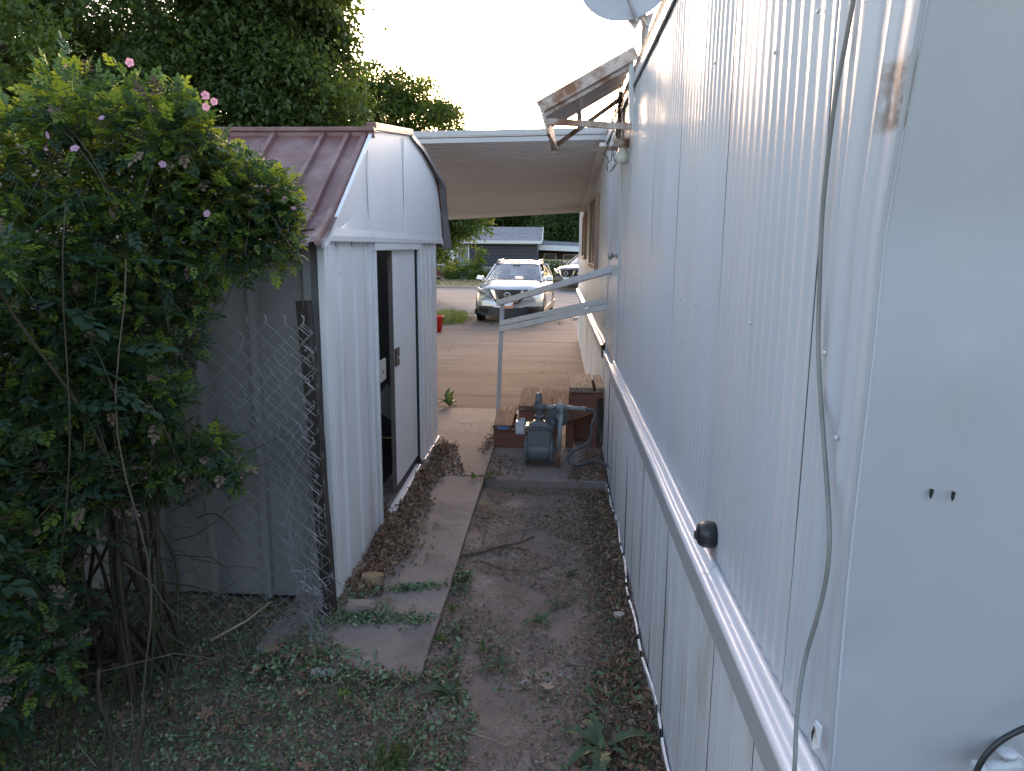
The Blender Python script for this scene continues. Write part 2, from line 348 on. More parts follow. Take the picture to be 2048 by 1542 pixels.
drive = tag(empty('driveway', (-1.2, 14, 0)), kind='structure')
for i, (y0, y1) in enumerate([(8.08,10.55),(10.565,12.45),(12.465,14.6),(14.615,16.9),(16.915,18.9),(18.915,20.55)]):
    for x0, x1 in ((-3.05,.44),):
        sl_ = (y1-y0); dz = random.uniform(-.004,.004)
        mb = MB(); p = [(x0,y0+random.uniform(-.02,.02)),(x1,y0-.04+random.uniform(-.02,.02)),(x1,y1-.05),(x0,y1)]
        zz = [float(drive_z(y))+dz for _, y in p]
        mb.hexa([(x,y,z-.1) for (x,y),z in zip(p,zz)]+[(x,y,z) for (x,y),z in zip(p,zz)])
        mb.build('driveway_slab', m_drive, drive, bevel=.006)
# cracks in the driveway filled with dirt: thin uneven strips standing 2 mm proud of the slab
crk = MB()
for pts in ([(-1.15,8.2),(-.9,9.1),(-.95,9.7),(-.5,10.2),(-.2,10.5)], [(-1.3,12.2),(-.8,11.6),(-.2,11.9),(.3,11.4)], [(-1.1,13.2),(-.6,13.6),(-.1,13.2),(.4,13.5)]):
    q = []
    for a_, b_ in zip(pts, pts[1:]):
        for t in np.linspace(0,1,9)[:-1]: q.append((a_[0]+(b_[0]-a_[0])*t+random.uniform(-.03,.03), a_[1]+(b_[1]-a_[1])*t+random.uniform(-.03,.03)))
    for a_, b_ in zip(q, q[1:]):
        w = random.uniform(.003,.009)
        za, zb = float(drive_z(a_[1]))+.006, float(drive_z(b_[1]))+.006
        crk.add([(a_[0],a_[1]-w,za),(a_[0],a_[1]+w,za),(b_[0],b_[1]+w,zb),(b_[0],b_[1]-w,zb)], [(0,3,2,1)])
tag(crk.build('driveway_crack', m_dry3, drive), kind='stuff')
# street, kerbs
st = MB(); st.hexa([(-60,20.95,-.25),(60,20.95,-.25),(60,33.2,-.25),(-60,33.2,-.25),(-60,20.95,-.155),(60,20.95,-.155),(60,33.2,-.135),(-60,33.2,-.135)])
tag(st.build('street', m_street), kind='structure')
kb = MB(); kb.box((-60,20.56,-.25),(60,20.95,-.148)); kb.box((-60,33.2,-.25),(60,33.5,-.115)); tag(kb.build('street_gutter', m_kerb, bevel=.01), kind='structure')
kb = MB(); kb.box((-60,33.5,-.25),(60,33.66,-.02)); tag(kb.build('far_kerb', m_kerb, bevel=.02), kind='structure')
kb = MB(); kb.box((-60,33.66,-.3),(60,38.0,-.035)); tag(kb.build('far_verge', m_lawn), kind='structure')

# ---------------------------------------------------------------- mobile home
WX = .43
home = empty('mobile_home', (2.5, 8, 0), 'long white mobile home with ribbed metal siding filling the right side', 'mobile home')
core = MB(); core.box((WX+.010, 1.05, .0), (4.4, 15.0, 2.74)); core.build('wall_core', m_gap, home)
def sheet(name, y0, y1, z0, z1, x, prof, m, parent, ny=40, nz=14, dent=.0015, seed=0, lip=.0042, skew=0, corner=False):
    """vertical sheet facing -X with a profile prof(u) pushing it outwards"""
    yy = np.linspace(y0, y1, ny); zz = np.linspace(z0, z1, nz); V = []
    for k, z in enumerate(zz):
        row = [(x+lip, y0+(corner_shift(z) if corner else 0), z)]
        for y in yy:
            d = prof(y-y0)+dent*(mnoise.noise(Vector((y*1.7+seed, z*1.1, seed*.7)))*1.6+mnoise.noise(Vector((y*7+seed, z*2.3, 3)))*.5)
            row.append((x-d, y+(corner_shift(z)*max(0,1-(y-y0)/(y1-y0)) if corner else 0), z))
        row.append((x+lip, y1, z)); V += row
    n = ny+2; F = [[k*n+i, (k+1)*n+i, (k+1)*n+i+1, k*n+i+1] for k in range(nz-1) for i in range(n-1)]
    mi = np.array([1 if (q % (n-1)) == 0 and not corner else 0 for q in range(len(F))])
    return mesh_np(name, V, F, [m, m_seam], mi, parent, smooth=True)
def corner_shift(z): return -.2*max(0, z-1.83)+.012*math.sin((z-1.0)*5)*(z < 1.6)*(z > .97)
corr = lambda pitch, amp: (lambda u: amp*math.sin(2*math.pi*u/pitch))
def corr_panel(w, pitch=.056, amp=.0036, flat=.05):
    def f(u):
        e = min(u, w-u)
        k = min(1, max(0, (e-flat*.4)/.02))
        return k*amp*(1+math.cos(2*math.pi*(u-flat)/pitch))*(.75+.25*math.sin(u*9))+.002*math.exp(-((e-.008)/.006)**2)
    return f
def broad(u):   # corner sheet: a few broad uneven flutes
    return -.008*math.exp(-(u/.012)**1.5)+.007*math.exp(-((u-.065)/.013)**2)+.010*math.exp(-((u-.125)/.018)**2)+.005*math.exp(-((u-.165)/.009)**2)+.007*math.exp(-((u-.215)/.012)**2)-.002*math.sin(u*30)
ZB, ZT = .99, 2.745
bounds = [(1.031,1.262,'b'),(1.270,1.985,'c'),(1.992,2.77,'c'),(2.777,3.49,'c'),(3.497,4.20,'c2'),(4.207,4.78,'c2'),(4.787,5.22,'f')]
m_corner = m_siding.copy(); m_corner.name = 'white_siding_with_rubbed_stain'
_n = m_corner.node_tree.nodes; _l = m_corner.node_tree.links; _b = _n['Principled BSDF']; _src = _b.inputs['Base Color'].links[0].from_socket
_tc = _n.new('ShaderNodeTexCoord'); _sx = _n.new('ShaderNodeSeparateXYZ'); _l.new(_tc.outputs['Object'], _sx.inputs[0])
_nz = _n.new('ShaderNodeTexNoise'); _nz.inputs['Scale'].default_value = 60; _l.new(_tc.outputs['Object'], _nz.inputs['Vector'])
def _mr(src, a0, a1):
    m_ = _n.new('ShaderNodeMapRange'); m_.inputs['From Min'].default_value = a0; m_.inputs['From Max'].default_value = a1; _l.new(src, m_.inputs['Value']); return m_.outputs[0]
def _mul(a_, b_):
    m_ = _n.new('ShaderNodeMath'); m_.operation = 'MULTIPLY'; _l.new(a_, m_.inputs[0]); _l.new(b_, m_.inputs[1]); return m_.outputs[0]
_mask = _mul(_mul(_mr(_sx.outputs['Z'], 1.945, 1.955), _mr(_sx.outputs['Z'], 2.042, 2.030)), _mul(_mr(_sx.outputs['Y'], 1.085-8, 1.048-8), _mul(_mr(_sx.outputs['Y'], .985-8, .990-8), _mr(_nz.outputs['Fac'], .2, .55))))
_mx2 = _n.new('ShaderNodeMix'); _mx2.data_type = 'RGBA'; _l.new(_mask, _mx2.inputs['Factor']); _l.new(_src, _mx2.inputs['A']); _mx2.inputs['B'].default_value = (.25,.20,.175,1); _l.new(_mx2.outputs['Result'], _b.inputs['Base Color'])
for i, (a_, b_, t) in enumerate(bounds):
    w = b_-a_
    pf = broad if t == 'b' else corr_panel(w, amp={'c':.0027,'c2':.0020,'f':.0010}[t], flat=.05 if t == 'c' else .09)
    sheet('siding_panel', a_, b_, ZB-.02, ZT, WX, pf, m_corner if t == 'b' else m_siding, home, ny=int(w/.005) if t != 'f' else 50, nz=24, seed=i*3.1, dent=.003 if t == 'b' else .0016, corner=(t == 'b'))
yy = 6.36
k = 0
while yy < 15:
    w = min(.78, 15-yy); 
    if w < .1: break
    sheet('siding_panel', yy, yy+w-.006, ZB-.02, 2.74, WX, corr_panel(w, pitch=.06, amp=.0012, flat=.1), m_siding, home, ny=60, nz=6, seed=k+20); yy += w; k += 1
# end wall, embossed sheet facing the camera's side
V = []; nxs, nzs = 60, 60
for z in np.linspace(.0, 2.745, nzs):
    for x in np.concatenate([np.linspace(WX-.0005, WX+.02, 10), WX+.02+(2.6-WX-.02)*np.linspace(.01, 1, nxs-10)**1.6]):
        e = max(0, 1-(x-WX)/.014)
        d = .0022*math.sin(x*47)+.0018*math.sin(x*19+1)+.005*mnoise.noise(Vector((x*1.3, z*.8, 2)))+.0018*mnoise.noise(Vector((x*9, z*2, 5)))
        for (bx, bz, bs, bd) in ((.47,1.33,.016,.006),(.462,1.20,.02,.012),(.476,1.17,.012,-.008),(.532,1.461,.010,-.008),(.562,1.459,.009,-.008),(.556,1.63,.010,-.011),(.615,1.12,.016,-.004)):
            d += bd*math.exp(-((x-bx)**2+(z-bz)**2)/(2*bs*bs))
        V.append((x, 1.029+corner_shift(z)+d*(1-e)+e*e*.008, z))
F = [[k*nxs+i, k*nxs+i+1, (k+1)*nxs+i+1, (k+1)*nxs+i] for k in range(nzs-1) for i in range(nxs-1)]
mesh_np('end_wall', V, F, m_endwall, None, home, smooth=True)
# small dents with torn holes on the corner
hl = MB()
for x, z in ((.532,1.462),(.562,1.459)):
    hl.prism([(x-.001,1.0275,z+.005),(x+.003,1.0275,z+.004),(x+.0015,1.0275,z-.005),(x,1.0275,z-.009),(x-.001,1.0275,z-.003)], (0,.004,0))
hl.build('torn_hole', m_gap, home)
# corner fold

# door in the wall
dm = MB(); dm.box((WX-.012,5.235,.93),(WX+.02,5.30,2.70)); dm.box((WX-.012,6.27,.93),(WX+.02,6.345,2.70)); dm.box((WX-.012,5.302,2.64),(WX+.02,6.268,2.70)); dm.build('door_frame', m_siding, home, bevel=.004)
dr = MB(); dr.box((WX-.004,5.312,.96),(WX+.02,6.262,2.632)); door = dr.build('door', m_siding, home, bevel=.003)
kn = MB(); kn.lathe((WX-.004,5.42,1.735), (-1,0,0), [(0,.022),(.006,.022),(.01,.010),(.03,.010),(.034,.022),(.045,.029),(.058,.027),(.066,.016),(.068,.002)], 20); kn.build('door_knob', m_steel, door)
hg = MB()
for z in (1.12, 1.75, 2.4): hg.box((WX-.016,5.288,z),(WX-.0125,5.314,z+.10))
hg.build('hinge', m_siding, door)
# belt trim: profile extruded along Y
def belt(y0, y1, parent, m, zoff=0.):
    pr = [(.432,.858),(.397,.858),(.390,.87),(.386,.945),(.380,.955),(.376,.966),(.380,.977),(.392,.981),(.402,.976),(.404,.985),(.406,.993),(.413,1.0),(.421,1.001),(.426,.994),(.432,.992)]
    N = max(2, int((y1-y0)/.25)); V = []
    for k in range(N+1):
        y = y0+(y1-y0)*k/N; dz = .003*math.sin(y*2.1)-.006*max(0, y-2)*.3+zoff
        V += [(x+.001*math.sin(y*5), y, z+dz) for x, z in pr]
    n = len(pr); F = [[k*n+i, k*n+i+1, (k+1)*n+i+1, (k+1)*n+i] for k in range(N) for i in range(n-1)]
    o = mesh_np('belt_trim', V, F, m, None, parent, smooth=True)
    return o
for y0, y1 in ((1.04,1.795),(1.797,3.3),(3.302,5.28)): belt(y0, y1, home, m_belt)
belt(6.30, 10.4, home, m_belt); belt(10.402, 15.0, home, m_belt)
sill = MB(); sill.box((WX-.03,5.283,.85),(WX+.02,6.297,.93)); sill.build('door_sill', m_belt, home, bevel=.006)
# skirting panels with raised ribs
def skirt_prof(w):
    def f(u):
        d = 0
        for c in (.13, .165, .30):
            if abs(u-c) < .009: d = .0035*(1-(abs(u-c)/.009)**4)
        return d
    return f
y = 1.04; k = 0
while y < 14.9:
    w = min(.40, 15-y); sheet('skirting_panel', y, y+w-.005, -.04, .875, WX+.004, skirt_prof(w), m_skirt, home, ny=56, nz=8, seed=40+k, dent=.004, lip=.004); y += w; k += 1
# white edging strip along the ground, broken and wavy
V = []; N = 90
for i in range(N+1):
    y = 1.0+4.5*i/N; x = .418+.010*math.sin(y*3.1)+.006*math.sin(y*9.7); h = .002+.007*abs(math.sin(y*2.3+1))*(.4+.6*random.random())
    V += [(x-.006, y, -.05), (x-.006, y, -.012+h), (x+.003, y, -.010+h), (x+.003, y, -.05)]
F = [[i*4+q, i*4+q+1, (i+1)*4+q+1, (i+1)*4+q] for i in range(N) for q in range(3) if (i*7) % 11 > 1]
mesh_np('ground_edging', V, F, m_skirt, None, home)
mb = MB(); mb.box((.425,5.6,-.02),(.441,15.0,.03)); mb.build('ground_edging', m_kerb, home)
# roof with drip edges
rf = MB(); rf.box((WX-.002, 1.0, 2.762), (4.5, 15.05, 2.83)); rf.build('roof', m_steel, home, bevel=.006)
e1 = MB(); e1.box((WX-.020, 1.0, 2.705), (WX-.010, 15.05, 2.757)); e1.box((WX-.009,1.0,2.747),(WX+.01,15.05,2.757)); e1.build('roof_edge_trim', m_siding, home, bevel=.003)
e2 = MB(); e2.box((WX-.014, 1.0, 2.775), (WX-.006, 15.05, 2.805)); e2.box((WX-.004,1.0,2.833),(WX+.05,15.05,2.842)); e2.build('gutter_lip', m_rust, home, bevel=.003)
e3 = MB()
for q in range(3):
    e3.tube([(WX-.012+.006*q, yv, 2.800+.006*math.sin(yv*(1.3+q)+q)+.012*q) for yv in np.linspace(1.0, 9, 40)], .004, 5)
e3.build('roof_edge_cable', m_black, home)
# screws
scr = MB(); scr.lathe((0,0,0), (-1,0,0), [(0,.0045),(.002,.004),(.004,.002)], 8); sc0 = scr.build('screw', m_siding, home, origin=None)
sc0.data.transform(Matrix.Translation(ORG[home])); 
first = True
for y, z in ((1.177,1.637),(1.636,1.637),(2.115,1.625),(2.297,1.625),(2.564,1.625),(2.861,1.619),(3.002,1.64),(2.531,1.479),(1.591,2.18),(1.341,2.184),(3.3,1.62),(3.8,1.62),(4.1,1.63),(2.2,2.3),(3.1,2.2),(3.9,2.3),(1.10,1.52),(1.12,2.30)):
    p = Vector((WX-.007, y, z))-ORG[home]
    if first: sc0.location = p; first = False
    else: share('screw', sc0, p, home)
# torn tab near the bottom of the corner sheet
tb = MB(); tb.prism([(WX-.012,1.075,1.045),(WX-.016,1.062,1.075),(WX-.010,1.052,1.07),(WX-.012,1.05,1.035),(WX-.014,1.066,1.02)], (.003,.0005,0)); tb.build('torn_tab', m_skirt, home)
tb = MB(); tb.prism([(WX-.0175,1.068,1.050),(WX-.0175,1.060,1.066),(WX-.0175,1.057,1.060),(WX-.0175,1.064,1.036)], (.001,0,0)); tb.build('torn_hole', m_gap, home)
m_winf = mat('tan_window_frame', (.36,.26,.20), (.27,.19,.15), 9, .6, .2, stretch=(1,1,.3), spots=[((.15,.09,.065), 6, .55, .7, (3,3,.4))])
# windows in the far part of the wall
for y0, y1, z0, z1 in ((8.0,9.5,1.55,2.35),(11.3,12.3,1.6,2.3)):
    fr = MB(); X0 = WX-.045
    for a_, b_ in (((X0,y0,z0),(WX,y0+.05,z1)),((X0,y1-.05,z0),(WX,y1,z1)),((X0,y0+.051,z0),(WX,y1-.051,z0+.05)),((X0,y0+.051,z1-.05),(WX,y1-.051,z1)),((X0+.01,(y0+y1)/2-.02,z0+.051),(WX,(y0+y1)/2+.02,z1-.051))): fr.box(a_, b_)
    wn = fr.build('window', m_winf, home, bevel=.004)
    pn = MB(); pn.box((X0+.022,y0+.05,z0+.05),(X0+.028,y1-.05,z1-.05)); pn.build('pane', m_black, wn)
cp = MB(); cp.box((WX-.014,14.94,.86),(WX+.02,15.01,2.745)); cp.build('corner_trim', m_belt, home)

# cable draped down the siding
cab = [(.413,1.12,2.42),(.413,1.135,2.28),(.413,1.160,2.148),(.413,1.200,2.021),(.413,1.215,1.874),(.413,1.203,1.757),(.413,1.181,1.64),(.413,1.135,1.53),(.413,1.085,1.423),(.412,1.062,1.352),(.412,1.073,1.272),(.40,1.087,1.162),(.380,1.045,1.102),(.367,1.0,1.032),(.365,.985,.9),(.365,.98,.6)]
pts = []
for i in range(len(cab)-1):
    p0 = Vector(cab[max(i-1,0)]); p1 = Vector(cab[i]); p2 = Vector(cab[i+1]); p3 = Vector(cab[min(i+2, len(cab)-1)])
    for t in np.linspace(0,1,6)[:-1]: t = float(t); pts.append(.5*((2*p1)+(p2-p0)*t+(2*p0-5*p1+4*p2-p3)*t*t+(-p0+3*p1-3*p2+p3)*t**3))
pts.append(Vector(cab[-1]))
cb = MB(); cb.tube(pts, .0037, 8)
tag(cb.build('cable', m_cable), 'grey cable hanging loose down the white corrugated siding near the corner', 'cable')
clp = MB()
# black round vent cap on the siding
vt = empty('vent_cap', (WX, 1.875, 1.05), 'small black round cap stuck on the siding just above the belt trim', 'vent cap')
b = MB(); b.lathe((WX-.002,1.875,1.052), (-1,0,0), [(0,.034),(.02,.036),(.034,.034),(.044,.026),(.048,.012),(.049,.001)], 24); b.build('cap', m_black, vt)
b = MB(); b.lathe((WX-.050,1.868,1.052), (-1,-.15,0), [(0,.013),(.004,.012),(.005,.002)], 16); b.build('lens', m_dark, vt)
m_rstreak = mat('rust_streak', (.20,.10,.06), (.30,.20,.15), 30, .8, .2, 60)
b = MB(); b.prism([(WX-.0088,1.862,1.016),(WX-.0088,1.884,1.018),(WX-.0088,1.882,1.0),(WX-.0088,1.868,.985),(WX-.0088,1.866,1.0)], (.001,0,0)); b.build('rust_streak', m_rstreak, vt)

# outdoor tap and hose at lower right on the end wall
tp = empty('garden_tap', (.65,1.0,1.04), 'pale grey outdoor tap on the end wall at the bottom right', 'tap')
b = MB(); b.tube([(.675,1.028,1.072),(.675,.985,1.072)], .011, 12); b.tube([(.675,.985,1.072),(.645,.983,1.068),(.622,.983,1.062)], [.011,.010,.0085], 12); b.lathe((.626,.983,1.063), (-1,0,-.1), [(0,.011),(.004,.012),(.012,.012),(.014,.009)], 12); b.build('tap_body', m_tap, tp)
b = MB(); b.lathe((.655,.983,1.079), (0,0,1), [(0,.005),(.008,.005),(.009,.014),(.015,.014),(.017,.005)], 16); b.build('tap_handle', m_tap, tp)
def smooth(ps, k=6):
    o = []
    for i in range(len(ps)-1):
        p0, p1, p2, p3 = (Vector(ps[max(i-1,0)]), Vector(ps[i]), Vector(ps[i+1]), Vector(ps[min(i+2,len(ps)-1)]))
        for q in range(k): t = q/k; o.append(.5*((2*p1)+(p2-p0)*t+(2*p0-5*p1+4*p2-p3)*t*t+(-p0+3*p1-3*p2+p3)*t**3))
    return o+[Vector(ps[-1])]
hs = MB(); hs.tube(smooth([(.84,.965,1.165),(.76,.967,1.163),(.70,.970,1.152),(.662,.973,1.134),(.632,.975,1.106),(.614,.975,1.070),(.608,.975,1.02),(.612,.978,.9),(.63,.98,.6),(.64,.98,.02)]), .0042, 8)
tag(hs.build('thin_hose', m_black), 'thin black hose curving over the tap on the end wall', 'hose')

# ---------------------------------------------------------------- carport
cpz = lambda x, y: 2.74-(y-7)*.068+(x-.43)*(.02+.008*(y-7))
carport = empty('carport', (-.9, 9.5, 2.2), 'white carport roof of ribbed metal spanning from shed to mobile home', 'carport')
V = []; N = 240
xsn = np.linspace(-2.5, .62, 14)
for i in range(N+1):
    y = 7.02+4.95*i/N; d = .030 if i % 6 == 0 else .002*(i % 6)
    for x in xsn: V.append((x, y, cpz(x, y)+d))
n = len(xsn); F = [[i*n+k, i*n+k+1, (i+1)*n+k+1, (i+1)*n+k] for i in range(N) for k in range(n-1)]
m_soffit = mat('carport_underside', (.82,.80,.79), (.74,.72,.71), 1.2, .55, .1, 20, stretch=(.3,2,1))
mesh_np('ribbed_sheet', V, F, m_soffit, None, carport)
top = MB(); top.hexa([(x,y,cpz(x,y)+.03) for x,y in ((-2.5,7.0),(.62,7.0),(.62,12.0),(-2.5,12.0))]+[(x,y,cpz(x,y)+.06) for x,y in ((-2.5,7.0),(.62,7.0),(.62,12.0),(-2.5,12.0))]); top.build('top_sheet', m_steel, carport)
fa = MB()
for (a_, b_, t0) in ((.005,.05,0), (.054,.062,.010), (.066,.115,.0)):
    fa.hexa([(-2.5,6.985-t0,cpz(-2.5,7)+a_),(.64,6.985-t0,cpz(.64,7)+a_),(.64,7.015,cpz(.64,7)+a_),(-2.5,7.015,cpz(-2.5,7)+a_),(-2.5,6.985-t0,cpz(-2.5,7)+b_),(.64,6.985-t0,cpz(.64,7)+b_),(.64,7.015,cpz(.64,7)+b_),(-2.5,7.015,cpz(-2.5,7)+b_)])
fa.build('fascia', m_steelp, carport, bevel=.003)
ba = MB(); ba.hexa([(-2.5,11.98,cpz(-2.5,12)-.07),(.62,11.98,cpz(.62,12)-.07),(.62,12.02,cpz(.62,12)-.07),(-2.5,12.02,cpz(-2.5,12)-.07),(-2.5,11.98,cpz(-2.5,12)+.05),(.62,11.98,cpz(.62,12)+.05),(.62,12.02,cpz(.62,12)+.05),(-2.5,12.02,cpz(-2.5,12)+.05)])
ba.build('back_fascia', m_soffit, carport, bevel=.003)
for x, y in ((-2.42,7.1),(-2.42,11.9)):
    b = MB(); b.box((x-.03,y-.03,-.03),(x+.03,y+.03,cpz(x,y)-.002)); b.build('post', m_rail, carport)
led = MB(); led.hexa([(.36,7.02,cpz(.36,7.02)-.05),(.428,7.02,cpz(.43,7.02)-.05),(.428,11.97,cpz(.43,11.97)-.05),(.36,11.97,cpz(.36,11.97)-.05),(.36,7.02,cpz(.36,7.02)-.012),(.428,7.02,cpz(.43,7.02)-.012),(.428,11.97,cpz(.43,11.97)-.012),(.36,11.97,cpz(.36,11.97)-.012)]); led.build('wall_ledger', m_soffit, carport)

# ---------------------------------------------------------------- awning, porch light, dish
aw = empty('door_awning', (.43, 5.0, 2.45), 'rusty white metal awning jutting from the wall above the door', 'awning')
P = lambda *a: Vector(a)
nf, nw, ff, fw = P(-.125,4.50,2.585), P(.425,4.52,2.875), P(-.06,5.42,2.60), P(.425,5.42,2.875)
b = MB(); up = P(0,0,.006)
NS = 18; pv = []
for i in range(NS+1):
    t = i/NS; rise = P(0,0,.012 if (i//2) % 2 else 0); pv += [nf.lerp(ff,t)+rise, nw.lerp(fw,t)+rise, nf.lerp(ff,t)+rise+up, nw.lerp(fw,t)+rise+up]
b.add(pv, [f for i in range(NS) for f in ((4*i,4*i+1,4*i+5,4*i+4),(4*i+2,4*i+6,4*i+7,4*i+3),(4*i,4*i+4,4*i+6,4*i+2),(4*i+1,4*i+3,4*i+7,4*i+5))])
b.build('awning_sheet', m_awnin, aw)
b = MB(); b.bar(nf+P(0,-.012,.0), nw+P(0,-.012,.012), .02, .07); b.build('edge_channel', m_rust, aw, bevel=.003)
b = MB(); b.bar(nf+P(.03,.014,-.035), nw+P(-.02,.014,-.055), .02, .028); b.build('frame_bar', m_rust, aw, bevel=.002)
b = MB(); dv = P(.045,.0,-.155); A = nf+P(0,-.02,.01); Bf = ff+P(-.01,0,.01)
b.hexa([A,A+P(.022,0,-.003),Bf+P(.022,0,0),Bf, A+dv,A+dv+P(.018,0,0),Bf+dv+P(.018,0,0),Bf+dv]); b.build('front_valance', m_rust, aw)
b = MB(); b.bar(P(-.075,4.53,2.515), P(.415,4.53,2.485), .022, .036); b.build('frame_bar', m_rust, aw, bevel=.002)
b = MB(); b.bar(P(.415,4.53,2.465), P(.40,4.53,2.84), .03, .02, up=(0,1,0)); b.build('wall_upright', m_siding, aw, bevel=.002)
b = MB(); b.bar(P(-.05,5.40,2.475), P(.41,5.40,2.80), .022, .03); b.build('frame_bar', m_rust, aw, bevel=.002)
b = MB(); b.bar(P(-.05,5.40,2.455), P(.41,5.40,2.475), .022, .032); b.build('frame_bar', m_awnin, aw, bevel=.002)
b = MB(); b.bar(P(.41,5.40,2.45), P(.41,5.40,2.85), .03, .02, up=(0,1,0)); b.build('wall_upright', m_rust, aw, bevel=.002)
b = MB(); b.bar(P(.10,4.54,2.655), P(.14,5.40,2.60), .03, .018); b.build('cross_bar', m_awnin, aw, bevel=.002)
b = MB(); b.bar(P(-.075,4.53,2.50), P(-.05,5.40,2.465), .018, .018); b.build('cross_bar', m_rust, aw, bevel=.002)
b = MB(); b.bar(P(-.075,4.53,2.50), P(-.11,4.50,2.60), .014, .014); b.build('cross_bar', m_rust, aw)
# tangle of wires
tg = MB(); r_ = random.Random(4)
for q in range(5):
    p = P(.40,5.25,2.86); pp = [p.copy()]
    for s_ in range(12):
        p = p+P(r_.uniform(-.035,.03), r_.uniform(-.03,.04), -.038+r_.uniform(-.02,.015)); p.x = min(.41, max(.30, p.x)); pp.append(p.copy())
    tg.tube(pp, .0035, 4)
tag(tg.build('wire_tangle', m_barkp), 'tangle of old wires dangling behind the rusty awning beside the wall', 'wires')
lt = empty('porch_light', (.40,5.0,2.35), 'porch light with pale glass globe under the awning', 'porch light')
LX, LY, LZ = .395, 4.85, 2.44
b = MB(); b.tube([(WX,LY,LZ),(LX,LY,LZ)], .018, 12); b.lathe((LX,LY,LZ+.02), (0,0,-1), [(0,.045),(.01,.052),(.045,.052),(.052,.03)], 20); b.build('lamp_holder', m_rust, lt)
b = MB(); b.lathe((LX,LY,LZ-.03), (0,0,-1), [(0,.026),(.02,.028),(.04,.040),(.062,.045),(.085,.038),(.10,.02),(.104,.002)], 24); b.build('glass_globe', m_bulb, lt)
ds = empty('satellite_dish', (.5,5.0,2.83), 'grey satellite dish on a short mast above the mobile home roof', 'satellite dish')
dc = P(.40,5.0,3.44); nrm = P(-.25,-.93,.28).normalized()
b = MB(); pr = [(.055*(r_/.30)**2, r_) for r_ in (.002,.06,.12,.18,.24,.28,.30)]; pr2 = pr+[(.062,.302),(.050,.296)]
b.lathe(dc-nrm*.03, nrm, pr2, 40)
b.build('reflector', m_dish, ds)
b = MB(); b.tube([(.530,5.10,2.84),(.530,5.08,3.18),(.49,5.06,3.30)], .024, 10); b.build('mast', m_steel, ds)
b = MB(); b.bar(P(.455,4.90,3.16), P(.30,4.72,3.45), .018, .022); b.build('feed_arm', m_steel, ds)
b = MB(); b.prism([(.40,4.93,3.185),(.50,4.93,3.21),(.455,4.93,3.12)], (0,.03,0)); b.prism([(.50,4.96,3.20),(.57,4.96,3.23),(.54,4.96,3.13)], (0,.03,0)); b.build('mount_bracket', m_steel, ds)
b = MB(); b.lathe((.30,4.72,3.45), (.1,.9,-.2), [(0,.02),(.04,.03),(.07,.03)], 14); b.build('feed_horn', m_dish, ds)
b = MB(); b.tube([(.43,5.0,3.15),(.47,4.98,3.08),(.46,4.96,2.98),(.44,4.95,2.9),(.47,4.95,2.95),(.43,4.95,3.02),(.41,4.95,2.96),(.43,4.95,2.88),(.45,4.95,2.84)], .0025, 5); b.build('coax_cable', m_black, ds)

# ---------------------------------------------------------------- shed
SX = -1.10
shed = empty('garden_shed', (-2.3, 5.1, 0), 'white metal garden shed with maroon gambrel roof and half open sliding door', 'shed')
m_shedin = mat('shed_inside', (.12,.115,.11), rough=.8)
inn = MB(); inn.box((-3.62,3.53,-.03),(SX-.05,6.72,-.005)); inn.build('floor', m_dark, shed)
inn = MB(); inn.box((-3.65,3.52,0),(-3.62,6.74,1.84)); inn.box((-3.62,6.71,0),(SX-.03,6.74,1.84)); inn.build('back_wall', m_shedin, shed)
# long side wall facing the camera: panels between raised ribs
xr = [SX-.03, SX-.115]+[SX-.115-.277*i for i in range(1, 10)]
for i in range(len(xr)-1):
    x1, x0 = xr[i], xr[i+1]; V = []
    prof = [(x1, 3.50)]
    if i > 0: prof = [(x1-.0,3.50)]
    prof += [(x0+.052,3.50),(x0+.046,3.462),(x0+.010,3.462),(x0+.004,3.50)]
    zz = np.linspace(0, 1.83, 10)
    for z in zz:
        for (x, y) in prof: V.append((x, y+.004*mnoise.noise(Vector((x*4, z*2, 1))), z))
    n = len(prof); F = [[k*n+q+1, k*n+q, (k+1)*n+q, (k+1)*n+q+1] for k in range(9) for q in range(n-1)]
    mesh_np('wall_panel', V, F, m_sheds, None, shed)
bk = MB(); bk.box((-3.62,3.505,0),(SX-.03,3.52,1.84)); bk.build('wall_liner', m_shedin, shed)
ct = MB(); ct.box((SX-.032,3.458,-.03),(SX+.006,3.50,1.835)); ct.box((SX-.012,3.503,-.03),(SX+.008,3.545,1.835)); ct.box((SX-.014,3.556,-.03),(SX+.002,3.60,1.835)); ct.build('corner_trim', m_shedw, shed, bevel=.004)
# front wall facing the alley
def front(y0, y1, z0, z1, ribs, m=m_shedw, name='front_panel', zbot=None):
    pr = [(SX-.006, y0)]
    for c in ribs: pr += [(SX-.006,c-.036),(SX-.026,c-.022),(SX-.026,c+.022),(SX-.006,c+.036)]
    pr += [(SX-.006, y1)]; V = []; zz = np.linspace(0, 1, 12)
    for t in zz:
        for x, y in pr:
            zb = z0 if zbot is None else zbot(y); z = zb+(z1-zb)*t
            V.append((x+.005*mnoise.noise(Vector((y*2.3, z*1.6, 4)))+.0015*mnoise.noise(Vector((y*9, z*9, 4))), y, z))
    n = len(pr); F = [[k*n+q, k*n+q+1, (k+1)*n+q+1, (k+1)*n+q] for k in range(11) for q in range(n-1)]
    return mesh_np(name, V, F, m, None, shed)
front(3.60, 4.218, -.03, 1.83, (3.705, 3.995))
front(4.222, 4.45, -.03, 1.83, (4.33,))
front(5.885, 6.75, .0, 1.83, (6.02, 6.22, 6.42, 6.62))
lin = MB(); lin.box((SX-.045,3.54,0),(SX-.035,4.44,1.83)); lin.box((SX-.045,5.90,0),(SX-.035,6.74,1.83)); lin.build('wall_liner', m_shedin, shed)
